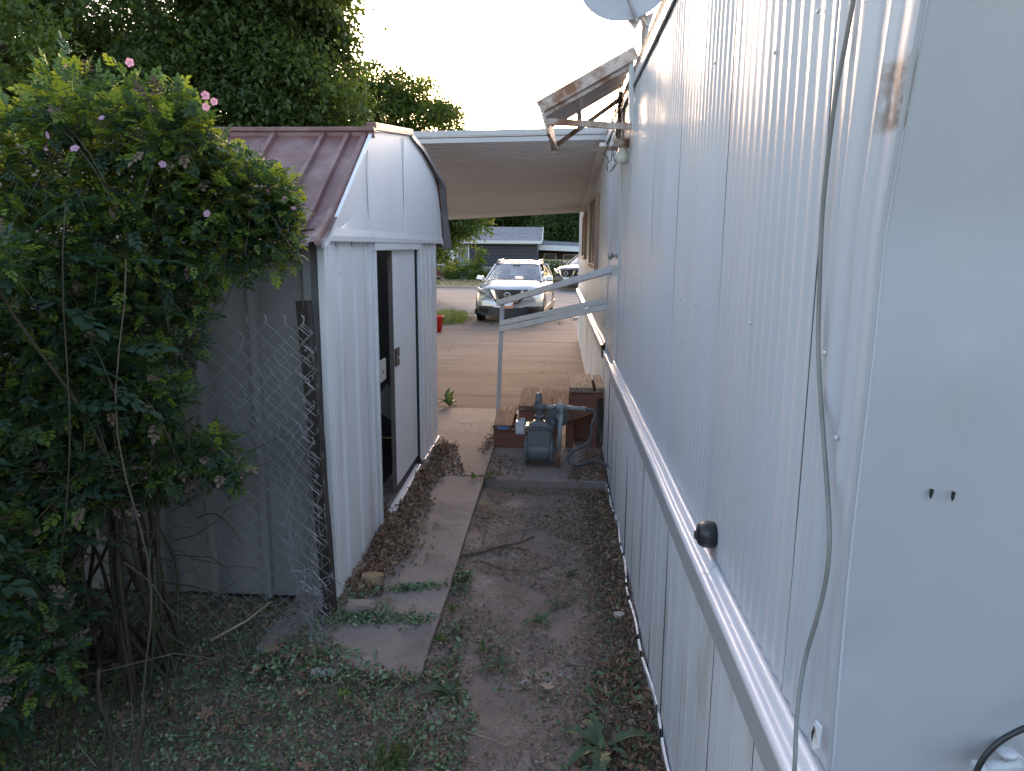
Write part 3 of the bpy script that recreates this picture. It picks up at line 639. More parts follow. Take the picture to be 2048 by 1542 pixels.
fr = MB(); fr.box((SX-.03,4.44,0),(SX+.006,4.475,1.764)); fr.build('door_jamb', m_shedw, shed, bevel=.003); fr = MB(); fr.box((SX-.034,5.865,0.05),(SX+.006,5.90,1.80)); fr.build('door_jamb', m_shedw, shed, bevel=.003)
fr = MB(); fr.box((SX-.03,4.42,1.765),(SX+.012,5.93,1.83)); fr.build('door_header', m_shedw, shed, bevel=.004)
b = MB(); b.box((SX-.030,5.812,.06),(SX-.012,5.862,1.764)); b.build('door_gap', m_gap, shed)
# sliding door panel
dp = MB(); dp.box((SX-.032,5.0,.10),(SX-.020,5.80,1.763)); dpo = dp.build('sliding_door', m_doorw, shed, bevel=.002)
b = MB(); b.box((SX-.045,4.975,.09),(SX-.018,4.998,1.763)); b.build('door_edge', mat('brown_grey_edge', (.20,.16,.15), (.14,.11,.10), 8, .6, .2), dpo)
b = MB(); b.box((SX-.018,5.015,.965),(SX-.008,5.13,1.09)); hp = b.build('handle_plate', mat('brown_metal', (.10,.045,.035), (.07,.03,.025), 8, .5, .1), dpo, bevel=.002)
hp['label'] = 'brown handle plate with a white dot'
b = MB(); b.lathe((SX-.008,5.085,1.02), (1,0,0), [(0,.012),(.006,.011),(.007,.002)], 12); b.build('bolt', m_belt, dpo)
b = MB(); b.box((SX+.004,4.456,.955),(SX+.016,4.600,1.09)); hp = b.build('handle_plate', mat('white_metal_rust', (.62,.60,.56), (.52,.47,.40), 14, .5, .1, spots=[((.30,.12,.04), 9, .56, .66)]), shed, bevel=.002)
hp['label'] = 'cream rusty latch plate beside the door gap'
b = MB(); b.lathe((SX+.016,4.53,1.01), (1,0,0), [(0,.012),(.002,.010)], 12); b.build('keyhole', m_gap, shed)
tr = MB(); tr.hexa([(SX-.02,4.66,.0),(SX+.035,4.64,-.005),(SX+.02,5.72,.02),(SX-.02,5.72,.02),(SX-.02,4.66,.03),(SX+.035,4.64,.022),(SX+.02,5.72,.05),(SX-.02,5.72,.05)]); tr.build('door_track', m_belt, shed, bevel=.003)
for y0, y1 in ((5.93,6.12),(6.16,6.4),(6.45,6.72)):
    b = MB(); b.box((SX-.005,y0,-.005),(SX+.018,y1,.03)); b.build('base_rail', m_belt, shed, bevel=.003)
# gable
GO = [(3.50,1.822),(3.92,2.105),(4.43,2.45),(5.0,2.53),(5.62,2.592),(6.10,2.52),(6.60,2.42),(6.79,2.34),(6.98,2.05),(7.06,1.80)]
def gz(y): return float(np.interp(y, [p[0] for p in GO], [p[1] for p in GO]))
for y0, y1 in ((3.50,4.295),(4.299,5.30),(5.304,7.03)):
    yv = [y for y in np.linspace(y0, y1, 26)]; V = []
    for y in yv:
        zl = 1.815 if y < 6.9 else 1.80; zt = max(gz(y)-.004, zl+.01)
        for t, dx in ((0,.012),(.05,.014),(.12,.006),(.4,.0),(.7,.0),(1,.0)):
            z = zl+(zt-zl)*t if t > .12 else zl+t*.55
            z = min(z, zt)
            V.append((SX+.006+dx+.006*mnoise.noise(Vector((y*1.9, z*2, 9))), y, z))
    F = [[k*6+q, (k+1)*6+q, (k+1)*6+q+1, k*6+q+1] for k in range(25) for q in range(5)]
    mesh_np('gable_panel', V, F, m_shedw, None, shed)
gb = MB()
bpoly = [(SX-.02, y, z-.01) for y, z in GO]+[(SX-.02, 7.0, 1.79),(SX-.02,3.52,1.79)]
gb.prism(bpoly, (-.012,0,0)); gb.build('gable_liner', m_shedin, shed)
for ys_ in (4.297, 5.302):
    b = MB(); b.box((SX+.010,ys_-.012,1.835),(SX+.019,ys_+.012,gz(ys_)-.03)); b.build('seam_strip', m_shedw, shed, bevel=.003)
# gable edge trims
def edge_trim(pts, wd, m, name, x=SX+.012, off=.0):
    b = MB()
    for (a0, a1), (b0, b1) in zip(pts, pts[1:]): b.bar((x, a0, a1+off), (x, b0, b1+off), wd, .022, up=(0,-(b1-a1),(b0-a0)))
    return b.build(name, m, shed)
edge_trim([(3.42,1.79)]+GO[:3], .018, m_shedw, 'gable_edge_trim')
edge_trim(GO[2:5], .018, m_shedw, 'gable_edge_trim', off=.004)
# far edge strip: bent sheet that flares outwards
V = []
fe = [(5.55,2.60),(6.0,2.55),(6.55,2.44),(6.80,2.35),(6.97,2.10),(7.05,1.92),(7.10,1.76)]
for i, (y, z) in enumerate(fe):
    fl = .02+.012*i+(.02 if i == 3 else 0); V += [(SX+.0,y,z+.004),(SX+fl,y+.01,z+.008),(SX+fl+.006,y+.02,z-.03-.006*i)]
F = [[i*3+q, (i+1)*3+q, (i+1)*3+q+1, i*3+q+1] for i in range(len(fe)-1) for q in range(2)]
mesh_np('bent_edge_strip', V, F, m_steel, None, shed)
# roof: sheets with raised ribs, near lower slope follows the gable line
def roof_strip(x0, x1, prof, m, name='roof_panel', rib=True, sag=0):
    xs_ = [x0, x0+.05, x1] if not rib else [x1, x1-.022, x1-.03, x1-.052, x1-.06, x0]
    hs_ = [0]*len(xs_) if not rib else [.0, .0, .022, .022, .0, .0]
    V = []
    for i, (y, z) in enumerate(prof):
        y2, z2 = prof[min(i+1, len(prof)-1)]; y1, z1 = prof[max(i-1, 0)]; d = Vector((0, y2-y1, z2-z1)).normalized(); nn = Vector((0, -d.z, d.y))
        for x, h in zip(xs_, hs_):
            w = .004*mnoise.noise(Vector((x*3, y*3, 2)))+(-.010*math.sin(math.pi*(x-x0)/(x1-x0)) if sag and i == 0 else 0)
            V.append((x, y+nn.y*(h+w), z+nn.z*(h+w)))
    n = len(xs_); F = [[i*n+q+1, i*n+q, (i+1)*n+q, (i+1)*n+q+1] for i in range(len(prof)-1) for q in range(n-1)]
    return mesh_np(name, V, F, m, None, shed)
near_prof = [(3.36,1.80),(3.40,1.815),(3.52,1.86),(3.7,1.965),(3.93,2.125),(4.2,2.30),(4.40,2.432)]
up_prof = [(4.40,2.445),(4.7,2.50),(5.2,2.58),(5.62,2.60)]
far_prof = [(5.62,2.60),(6.2,2.52),(6.6,2.44),(6.8,2.35),(6.98,2.05),(7.1,1.78)]
rx = [SX+.02, SX-.075, SX-.22]+[SX-.22-.29*i for i in range(1, 9)]
for i in range(len(rx)-1):
    roof_strip(rx[i+1], rx[i], near_prof, m_roof, sag=1)
    roof_strip(rx[i+1], rx[i], up_prof, m_roof, rib=False); roof_strip(rx[i+1], rx[i], far_prof, m_roof, rib=False)
cap = MB(); cap.box((rx[-1],4.375,2.405),(SX+.035,4.40,2.452)); cap.box((rx[-1],4.362,2.438),(SX+.035,4.44,2.464)); cap.build('roof_cap', m_roof, shed, bevel=.006)
b = MB(); b.box((SX-.03,4.45,2.455),(SX+.03,5.6,2.50),Matrix.Rotation(R(6.5),3,'X'),(SX,4.45,2.455)); b.build('top_trim', m_roof, shed, bevel=.004)
# something pale inside the shed
b = MB(); b.box((-1.50,6.0,.38),(-1.30,6.01,.62),Matrix.Rotation(R(35),3,'Y')); tag(b.build('cardboard_sheet', mat('dull_card', (.5,.5,.48))), 'pale sheet leaning in the dark inside the shed doorway', 'sheet')

# ---------------------------------------------------------------- chain link fence and old post
fence = empty('chain_link_fence', (-2.0,3.1,0), 'grey chain link fence with a curled torn end in front of the shed side', 'fence')
A_, DZ, FY = .0405, .0405, 3.12
def link_wire(j, name='wire', folded=False, mt=m_wire, ztop=1.475):
    pts = []; K = int(ztop/DZ)
    for k in range(K+1):
        z = k*DZ; even = (k % 2 == 0)
        xx = (j+(1 if even == (j % 2 == 0) else 0))*A_
        s = 1 if (k % 2) else -1
        y = FY+.004*s
        X = -1.06-xx
        if folded:
            u = xx; w = min(1, max(0.0, (z-.05)/1.15))
            X = -1.05-u*(.22+.72*w)+.010*math.sin(z*11+j*1.3)+.006*math.sin(z*31+j); y = FY-.03-.045*math.sin(min(1, u/.12)*1.5)-.014*math.sin(z*9+j*.8)+.004*s
        else:
            X += .012*math.sin(z*5+j*.3)*math.exp(-xx*3)
            X += .045*(max(0,1-z/1.1))*math.exp(-xx*4)*1.0
        pts.append(Vector((X, y, z*.997+.01)))
    # small rounded hook at the top
    if not folded: pts.append(pts[-1]+Vector((.004,0,.025))); pts.append(pts[-1]+Vector((-.012,.004,.010)))
    b = MB(); b.tube(pts, .0021 if not folded else .0018, 5, cap=False)
    return b.build(name, mt, fence)
for j_ in range(46): link_wire(j_)
for j_ in range(7): link_wire(j_, folded=True, mt=m_wire2, ztop=1.47-.035*j_)
# raw hooked ends where the mesh was cut
b = MB(); r_ = random.Random(3)
for k in range(36):
    z = .06+k*.039; t = 1-z/1.5
    x = -1.045+.03*t-.012*math.sin(k*1.7); y = 3.05+.01*math.sin(k)
    if z < 1.25 and k % 2:
        x2 = -1.07-.26*(z/1.2); 
        b.tube([(x2-.03,y-.02,z+.03),(x2,y-.02,z),(x2+.012,y-.02,z+.008),(x2+.006,y-.02,z+.03)], .0016, 5, cap=False)
    if k % 3 != 1: x += r_.uniform(-.012,.012); b.tube([(x-.045,y,z+.03),(x,y-.01,z-.004),(x+.012,y-.005,z+.006),(x+.006,y,z+.024)], .0016, 5, cap=False)
tag(b.build('cut_wire_ends', m_wire2, fence), kind='stuff')
b = MB()
for q in range(14):   # tangled loose bits near the lower end
    p = Vector((-1.07+r_.uniform(-.05,.05), 3.02+r_.uniform(-.04,.02), r_.uniform(.02,.38))); pp = [p.copy()]
    for s_ in range(7):
        p = p+Vector((r_.uniform(-.03,.03), r_.uniform(-.012,.012), r_.uniform(-.03,.035))); p.z = max(.005, p.z); pp.append(p.copy())
    b.tube(pp, .0021, 5, cap=False)
for q in range(10):
    p = Vector((-1.42+r_.uniform(-.05,.05), 3.06, 1.22+r_.uniform(-.22,.16))); pp = [p.copy()]
    for s_ in range(8):
        p = p+Vector((r_.uniform(-.03,.035), r_.uniform(-.01,.01), r_.uniform(-.035,.03))); pp.append(p.copy())
    b.tube(pp, .0014, 4, cap=False)
tag(b.build('loose_wires', m_wire2, fence), kind='stuff')
pst = MB()
N = 16
for i in range(N):
    z0, z1 = 1.545*i/N, 1.545*(i+1)/N
    def sec(z):
        cx = -1.170+.018*(z-1.5)*-1-.03*max(0,.0)+.0; cx = -1.10-.034*z+.01*math.sin(z*2.2)*0; w = .026+.004*mnoise.noise(Vector((z*4,1,1)))
        cx += -.018*max(0, z-1.0)
        return cx, w
    (c0,w0),(c1,w1) = sec(z0),sec(z1)
    pst.hexa([(c0-w0,3.30,z0),(c0+w0,3.30,z0),(c0+w0*1.1,3.37,z0),(c0-w0,3.37,z0),(c1-w1,3.30,z1),(c1+w1,3.30,z1),(c1+w1*1.1,3.37,z1),(c1-w1,3.37,z1)])
wp = tag(pst.build('wooden_post', m_post), 'dark weathered wooden post leaning against the shed corner behind the fence end', 'post')
nb = MB()
for z in (1.44,1.32,1.17,.88,.72,.42,.16):
    nb.lathe((-1.10-.034*z-.018*max(0,z-1), 3.298, z), (0,-1,0), [(0,.007),(.004,.006),(.006,.002)], 8)
nb.build('staple', m_wire2, wp)

# ---------------------------------------------------------------- wooden steps, handrail
stp = empty('wooden_steps', (-.05,6.9,0), 'redwood steps with three levels of double boards under the door', 'steps')
def board(x0, x1, y0, y1, zt, th, m, tilt=0, nm='tread_board'):
    N = 8; V = []; 
    b = MB(); b.box((x0,y0,zt-th),(x1,y1,zt), Matrix.Rotation(tilt,3,'Z')); o = b.build(nm, m, stp, bevel=.006); return o
board(-.558,-.385,6.44,7.34,.212,.045,m_wood,R(.5)); board(-.358,-.262,6.45,7.34,.212,.043,m_wood,R(-1))
board(-.330,-.158,6.44,7.30,.395,.045,m_wood); board(-.125,-.030,6.45,7.30,.395,.043,m_wood,R(.6)); 
board(.130,.335,6.42,7.14,.572,.047,m_woodgrey,R(-.5)); board(.362,.438,6.44,7.12,.570,.045,m_woodgrey)
board(-.03+.004,.128,6.46,7.28,.392,.043,m_wood)
for y0 in (6.47, 7.08):
    b = MB(); b.prism([(-.552,y0,.0),(-.25,y0,-.0),(-.02,y0,-.0),(.06,y0,.22),(.428,y0,.36),(.428,y0,.523),(.135,y0,.523),(.135,y0,.348),(-.325,y0,.348),(-.325,y0,.166),(-.552,y0,.166)], (0,.035,0)); b.build('stringer', m_ply, stp, bevel=.004)
b = MB(); b.box((.10,6.52,.0),(.17,6.56,.30)); b.box((.33,6.52,0),(.425,6.56,.44)); b.build('leg', m_ply, stp)
b = MB(); b.box((.376,6.44,.05),(.43,6.468,.47)); b.build('dark_board', m_post, stp)
b = MB(); b.box((.17,6.75,0),(.42,6.78,.33)); b.build('riser', m_ply, stp)
b = MB(); b.box((-.545,6.51,.005),(-.30,6.54,.06)); b.build('dark_board', m_post, stp)
wr = MB()
for i in range(6): wr.hexa([Vector((-.51+.016*i, 6.425-.004*(i%2), .175)),Vector((-.494+.016*i,6.425-.004*((i+1)%2),.176)),Vector((-.494+.016*i,6.432,.176)),Vector((-.51+.016*i,6.432,.175)),Vector((-.51+.016*i, 6.425-.004*(i%2), .20)),Vector((-.494+.016*i,6.425-.004*((i+1)%2),.204)),Vector((-.494+.016*i,6.432,.204)),Vector((-.51+.016*i,6.432,.20))])
tag(wr.build('wrapper', m_blue), 'small blue and white wrapper on the lowest step edge', 'wrapper')
hr = empty('handrail', (-.57,7.4,0), 'white painted handrail post with two sloping bars to the door', 'handrail')
b = MB(); b.bar((-.590,7.38,.0),(-.545,7.38,1.225), .042, .042, up=(0,1,0)); b.build('post', m_rail, hr, bevel=.003)
b = MB(); b.bar((-.590,7.37,1.235),(.455,5.86,1.635), .035, .055); b.build('top_rail', m_rail, hr, bevel=.003)
b = MB(); b.bar((-.560,7.36,1.035),(.440,6.30,1.355), .03, .05); b.bar((-.560,7.36,.975),(.440,6.30,1.30), .034, .052); b.build('lower_rail', m_rail, hr, bevel=.003)

# ---------------------------------------------------------------- gas meter
gm = empty('gas_meter', (-.125,5.95,0), 'grey gas meter with pipes and regulator standing on the concrete pad', 'gas meter')
mx, my = -.128, 5.95
b = MB(); b.lathe((mx-.092,my,.125), (1,0,0), [(0,.095),(.01,.098),(.174,.098),(.184,.095)], 28)
b.hexa([(mx-.092,my-.09,.12),(mx+.092,my-.09,.12),(mx+.092,my+.09,.12),(mx-.092,my+.09,.12),(mx-.092,my-.072,.32),(mx+.092,my-.072,.32),(mx+.092,my+.072,.32),(mx-.092,my+.072,.32)])
b.build('meter_body', m_meter, gm, bevel=.006)
for sx in (-1,1):
    b = MB(); b.lathe((mx+sx*.092,my,.125), (sx,0,0), [(0,.108),(.012,.110),(.022,.108),(.028,.085),(.034,.04),(.035,.002)], 28)
    for a_ in range(8):
        an = a_*math.pi/4+.3; b.lathe((mx+sx*.113-sx*.03,my+.104*math.sin(an),.125+.104*math.cos(an)), (sx,0,0), [(0,.009),(.045,.009)], 6)
    b.hexa([Vector(p) for p in ((mx+sx*.075,my-.055,.18),(mx+sx*.118,my-.05,.18),(mx+sx*.118,my+.05,.18),(mx+sx*.075,my+.055,.18),(mx+sx*.07,my-.055,.31),(mx+sx*.100,my-.05,.29),(mx+sx*.100,my+.05,.29),(mx+sx*.07,my+.055,.31))])
    b.build('end_cover', m_meter, gm)
b = MB(); b.box((mx-.118,my-.085,.318),(mx+.118,my+.085,.332)); b.box((mx-.112,my-.08,.335),(mx+.112,my+.08,.347)); b.hexa([(mx-.09,my-.06,.347),(mx+.09,my-.06,.347),(mx+.09,my+.06,.347),(mx-.09,my+.06,.347),(mx-.045,my-.04,.378),(mx+.045,my-.04,.378),(mx+.045,my+.04,.378),(mx-.045,my+.04,.378)])
for x in np.linspace(mx-.105,mx+.105,5):
    b.lathe((x,my-.079,.308), (0,0,1), [(0,.007),(.045,.007)], 6)
b.build('top_flange', m_meter, gm, bevel=.003)
b = MB(); b.lathe((mx,my,.375), (0,0,1), [(0,.038),(.012,.038),(.014,.030),(.03,.030),(.032,.042),(.048,.042),(.05,.030),(.07,.030),(.072,.038),(.082,.038),(.084,.028),(.10,.028)], 12); b.build('pipe_union', m_meter, gm)
b = MB(); b.tube([(mx-.03,my,.492),(mx+.055,my,.492)], .034, 16); b.lathe((mx-.038,my,.492), (-1,0,0), [(-.005,.036),(.01,.036)], 16); b.tube([(mx,my,.45),(mx,my,.50)], .03, 14)
b.tube([(mx-.01,my+.02,.50),(mx-.01,my+.02,.545),(mx-.01,my+.035,.568),(mx-.01,my+.07,.575),(mx-.01,my+.12,.56)], .030, 14); b.build('pipe_tee', m_meter, gm)
b = MB(); b.tube([(mx+.055,my,.494),(mx+.135,my+.01,.494)], .017, 12); b.build('pipe', m_meterl, gm)
b = MB(); b.tube([(mx+.135,my+.01,.494),(mx+.215,my+.01,.494)], .031, 16); b.tube([(mx+.175,my+.01,.49),(mx+.175,my+.01,.445)], .026, 14); b.build('pipe_tee', m_meterl, gm)
b = MB(); b.tube([(mx+.215,my+.01,.494),(mx+.37,my-.03,.492)], .016, 12); b.tube([(mx+.345,my-.025,.492),(mx+.38,my-.035,.492)], .020, 12); b.build('pipe', m_meterl, gm)
b = MB(); b.lathe((mx+.145,my+.10,.40), (.1,-1,.1), [(0,.05),(.01,.092),(.024,.098),(.036,.098),(.048,.09),(.062,.05),(.085,.032),(.10,.030),(.102,.002)], 30)
for a_ in range(8): an = a_*math.pi/4; b.lathe((mx+.145+.093*math.cos(an),my+.072,.40+.093*math.sin(an)), (0,-1,0), [(0,.008),(.02,.008)], 6)
b.tube([(mx+.115,my+.05,.38),(mx+.115,my+.05,.29)], .024, 12); b.build('regulator', m_meter, gm)
b = MB(); b.tube([(mx+.180,my+.0,.45),(mx+.162,my-.05,.13)], .019, 12); b.build('support_pipe', m_meterl, gm)
b = MB(); b.tube([(mx+.162,my-.052,.14),(mx+.155,my-.06,-.01)], .021, 12); b.build('rusty_pipe_foot', m_rust, gm)
b = MB(); b.tube([(mx-.118,my-.01,.372),(mx-.175,my-.03,.372)], .030, 16); b.build('dial_neck', m_meterl, gm)
b = MB(); b.box((mx-.195,my-.075,.275),(mx-.118,my-.015,.385)); b.build('dial_box', m_plastic, gm, bevel=.008)
b = MB(); b.box((mx-.185,my-.077,.300),(mx-.130,my-.0752,.352)); b.build('dial_face', m_white, gm)
fx = []
cps = [(mx+.375,my-.035,.492),(mx+.425,my-.05,.488),(mx+.452,my-.06,.46),(mx+.450,my-.07,.42),(mx+.425,my-.08,.36),(mx+.425,my-.09,.28),(mx+.395,my-.11,.22),(mx+.29,my-.13,.165),(mx+.235,my-.15,.11),(mx+.26,my-.17,.07),(mx+.34,my-.2,.065),(mx+.40,my-.24,.10),(mx+.46,my-.28,.125),(mx+.52,my-.33,.115),(mx+.56,my-.36,.11)]
for i in range(len(cps)-1):
    p0, p1, p2, p3 = (Vector(cps[max(i-1,0)]), Vector(cps[i]), Vector(cps[i+1]), Vector(cps[min(i+2,len(cps)-1)]))
    for t in np.linspace(0,1,9)[:-1]: t = float(t); fx.append(.5*((2*p1)+(p2-p0)*t+(2*p0-5*p1+4*p2-p3)*t*t+(-p0+3*p1-3*p2+p3)*t**3))
b = MB(); b.tube(fx, [.0115+(.0014 if k % 2 else 0) for k in range(len(fx))], 10); b.build('flexible_pipe', m_hose, gm)
b = MB(); b.tube([fx[-1], (.445, fx[-1].y-.03, .108)], .016, 10); b.build('pipe', m_meterl, gm)

# ---------------------------------------------------------------- cars
m_silver = mat('silver_car_paint', (.50,.50,.51), (.47,.47,.485), 2, .30, 0, metal=.55, coat=.6)
m_darkcar = mat('dark_car_paint', (.05,.055,.065), (.045,.05,.06), 2, .25, 0, metal=.4, coat=.8)
m_glass = bpy.data.materials.new('window_glass'); m_glass.use_nodes = True
_n = m_glass.node_tree.nodes; _l = m_glass.node_tree.links
_t = _n.new('ShaderNodeBsdfTransparent'); _t.inputs[0].default_value = (.55,.60,.62,1); _g = _n.new('ShaderNodeBsdfGlossy'); _g.inputs['Roughness'].default_value = .03; _g.inputs['Color'].default_value = (.9,.95,1,1)
_lw = _n.new('ShaderNodeFresnel'); _lw.inputs['IOR'].default_value = 2.3; _mx = _n.new('ShaderNodeMixShader')
_l.new(_lw.outputs[0], _mx.inputs[0]); _l.new(_t.outputs[0], _mx.inputs[1]); _l.new(_g.outputs[0], _mx.inputs[2]); _l.new(_mx.outputs[0], _n['Material Output'].inputs['Surface'])
m_lamp = mat('headlamp_glass', (.30,.31,.33), (.16,.165,.18), 18, .25, 0, metal=.1, coat=.3)
m_plate = mat('licence_plate', (.75,.76,.78), (.65,.72,.80), 6, .5, 0)
m_orange = mat('plate_orange', (.62,.20,.07), (.55,.24,.12), 20, .5, 0)
m_blackgl = mat('black_gloss', (.012,.012,.013), rough=.2, bump=0)
def build_car(name, label, paint, suv=False):
    """local frame: front at y=0 looking to -Y, length to +Y, width along X, ground z=0"""
    root = empty(name, (0,0,0), label, 'car')
    L, HW, = 4.3, .88
    def fy(x):
        return float(np.interp(abs(x), [0,.2,.36,.5,.62,.7,.78,.845,.87], [-.0,.008,.034,.076,.127,.17,.225,.33,.42]))
    def patch(nm, zu, zl, x0, x1, sx, off, m, n=8):
        V = []; 
        for k in range(n+1):
            x = x0+(x1-x0)*k/n; a_, b_ = zu(x), zl(x); b_ = min(b_, a_-.002)
            for z in (b_, a_): V.append((sx*x, fy(x)+off+.10*max(0, z-.72), z))
            for z in (b_, a_): V.append((sx*x, fy(x)+off+.10*max(0, z-.72)+.05, z))
        F = []
        for k in range(n):
            c = 4*k; F += [(c,c+4,c+5,c+1),(c+1,c+5,c+7,c+3),(c+4,c,c+2,c+6)]
        F += [(0,1,3,2),(4*n,4*n+2,4*n+3,4*n+1)]
        mb = MB(); mb.add(V, F); return mb.build(nm, m, root)
    # body loft: stations along y with half-width profile points (x,z) from sill to centre line
    st = [(.0, .70, .34, .66, .80), (.05,.78,.30,.72,.86), (.16,.845,.24,.80,.93), (.45,.875,.22,.88,.985), (.95,.885,.20,.95,1.04), (1.25,.885,.20,.97,1.06),
          (2.0,.885,.20,.98,1.02),(3.0,.885,.20,.99,1.02),(3.8,.875,.24,1.0,1.03),(4.15,.84,.30,.98,1.02),(4.3,.72,.42,.90,.95)]
    V = []; ring = []
    for (y, w, zb, zs, zc) in st:
        cur = .0
        pr = [(0, zb), (w*.8, zb), (w*.96, zb+.06), (w, zb+.22), (w*.99, (zb+zs)/2+.05), (w*.965, zs-.05), (w*.90, zs), (w*.72, zs+(zc-zs)*.65), (w*.62, zc-.012), (w*.3, zc), (0, zc-.004)]
        yo = lambda x: (.17*(abs(x)/w)**2.4 if y < .3 else (-.1*(abs(x)/w)**3 if y > 4.0 else 0))
        ringp = [(x, y+yo(x), z) for x, z in pr]+[(-x, y+yo(x), z) for x, z in pr[-2:0:-1]]
        n = len(ringp); V += ringp
    F = [[i*n+k, (i+1)*n+k, (i+1)*n+(k+1) % n, i*n+(k+1) % n] for i in range(len(st)-1) for k in range(n)]
    mb = MB(); mb.add(V, F, True); mb.add(V[:n], [list(range(n))], False); mb.add(V[-n:], [list(range(n))[::-1]], False)
    mb.build('body', paint, root)
    # roof and pillars
    g0 = 1.07; ry0, ry1, rz = 1.95, 3.75, 1.50
    rf_ = []; pr = [(y, z, w) for y, z, w in ((1.93,1.455,.60),(2.2,1.505,.61),(2.8,1.525,.62),(3.4,1.50,.61),(3.85,1.44,.585))]
    V = []
    for y, z, w in pr: V += [(-w,y,z-.05),(-w*.93,y,z-.01),(-w*.5,y,z+.012),(0,y,z+.018),(w*.5,y,z+.012),(w*.93,y,z-.01),(w,y,z-.05)]
    F = [[i*7+k, i*7+k+1, (i+1)*7+k+1, (i+1)*7+k] for i in range(4) for k in range(6)]
    mb = MB(); mb.add(V, F, True); mb.build('roof', paint, root)
    for sx in (-1,1):
        mb = MB(); mb.bar((sx*.765,1.12,1.0),(sx*.60,1.93,1.425), .04, .04); mb.bar((sx*.60,3.8,1.40),(sx*.74,4.2,1.0),.16,.06); mb.bar((sx*.60,2.85,1.46),(sx*.765,2.85,1.0),.02,.09,up=(0,1,0)); mb.build('pillar', paint, root)
        mb = MB(); mb.tube([(sx*.56,2.05,1.49),(sx*.565,2.2,1.54),(sx*.57,3.3,1.55),(sx*.56,3.6,1.50)], .014, 8); mb.build('roof_rail', m_steel, root)
        mb = MB(); mb.add([(sx*.79,1.2,.985),(sx*.80,4.05,1.0),(sx*.62,3.8,1.41),(sx*.625,1.98,1.43)], [(0,1,2,3)]); mb.build('side_window', m_glass, root)
        # mirror
        mb = MB(); mb.lathe((sx*.80,1.32,1.045), (sx,0,.1), [(0,.02),(.06,.03)], 8); mb.hexa([(sx*.86,1.27,1.02),(sx*1.04,1.29,1.04),(sx*1.04,1.37,1.05),(sx*.86,1.38,1.02),(sx*.85,1.28,1.125),(sx*1.01,1.30,1.15),(sx*1.01,1.37,1.15),(sx*.85,1.38,1.13)]); mb.build('wing_mirror', paint, root, bevel=.03)
        mb = MB(); mb.hexa([(sx*.87,1.275,1.003),(sx*1.03,1.30,1.02),(sx*1.03,1.37,1.03),(sx*.87,1.38,1.005),(sx*.865,1.27,1.03),(sx*1.035,1.29,1.05),(sx*1.035,1.37,1.05),(sx*.865,1.38,1.03)]); mb.build('mirror_base', m_blackgl, root)
        # headlight
        patch('headlight', lambda x: .885-.42*max(0,.80-x)-.10*max(0,.62-x), lambda x: .765-.22*max(0,.84-x), .46, .845, sx, -.012, m_lamp if not suv else m_chrome)
        patch('headlight_lens', lambda x: .80-.35*max(0,.76-x), lambda x: .745-.20*max(0,.76-x), .58, .76, sx, -.020, m_blackgl)
        patch('bumper_crease', lambda x: .60+.10*(x-.4), lambda x: .575+.12*(x-.4), .40, .80, sx, -.016, paint)
        for y in (.80, 3.45):
            w = MB(); w.lathe((sx*.70,y,.33), (sx,0,0), [(0,.25),(.01,.31),(.03,.335),(.16,.335),(.185,.31),(.19,.23),(.17,.22)], 28); wh = w.build('wheel', m_tyre, root)
            w = MB(); w.lathe((sx*.855,y,.33), (sx,0,0), [(0,.215),(.02,.215),(.022,.19),(.012,.05),(.03,.045),(.032,.01)], 5 if False else 20); w.build('rim', m_chrome, wh)
            w = MB(); w.lathe((sx*.80,y,.36), (sx,0,0), [(0,.39),(.085,.39)], 28); w.build('wheel_arch', m_black, root)
        # black sill cladding and lower side intake
        mb = MB(); mb.hexa([(sx*.86,.30,.19),(sx*.895,.30,.19),(sx*.895,4.1,.21),(sx*.86,4.1,.21),(sx*.86,.30,.33),(sx*.893,.30,.33),(sx*.893,4.1,.35),(sx*.86,4.1,.35)]); mb.build('sill_cladding', m_black, root)
        patch('corner_intake', lambda x: .425-.03*abs(x-.6), lambda x: .19+.25*max(0,x-.70), .40, .835, sx, -.010, m_black)
        patch('fog_recess', lambda x: .37, lambda x: .25+.35*max(0,x-.62), .50, .78, sx, -.016, m_blackgl)
        patch('grille_chrome', lambda x: min(.835, .565+(x-.20)*1.80), lambda x: max(.545, .565+(x-.285)*1.72), .20, .445, sx, -.034, m_chrome)
        patch('grille_surround', lambda x: min(.848, .545+(x-.23)*1.60), lambda x: max(.51, .545+(x-.32)*1.62), .22, .51, sx, -.024, m_blackgl)
    # front panel pieces
    patch('grille_back', lambda x: .845, lambda x: .50+max(0, abs(x)-.26)*1.3, -.50, .50, 1, -.010, m_blackgl, 20)
    for r0 in range(6):
        z_ = .60+r0*.042; hw = .20+(z_-.565)*.55; patch('grille_bar', lambda x: z_+.008, lambda x: z_-.006, -hw, hw, 1, -.024, m_black, 12)
    patch('grille_chrome', lambda x: .562, lambda x: .530, -.27, .27, 1, -.036, m_chrome, 8)
    patch('lower_intake', lambda x: .395, lambda x: .20, -.42, .42, 1, -.012, m_black, 10)
    patch('skid_lip', lambda x: .215-.02*abs(x), lambda x: .15+.05*abs(x), -.70, .70, 1, -.05, m_black, 14)
    # emblem: ring with a bar
    rg = MB(); pts = [(.078*math.cos(t), -.062, .70+.072*math.sin(t)) for t in np.linspace(0, 2*math.pi, 33)]
    rg.tube(pts, .0105, 8, cap=False)
    if not suv: rg.box((-.09,-.074,.688),(.09,-.060,.713))
    rg.build('emblem', m_chrome, root)
    # licence plate
    mb = MB(); mb.box((-.155,-.090,.385),(.155,-.084,.545)); lp = mb.build('licence_plate', m_plate, root)
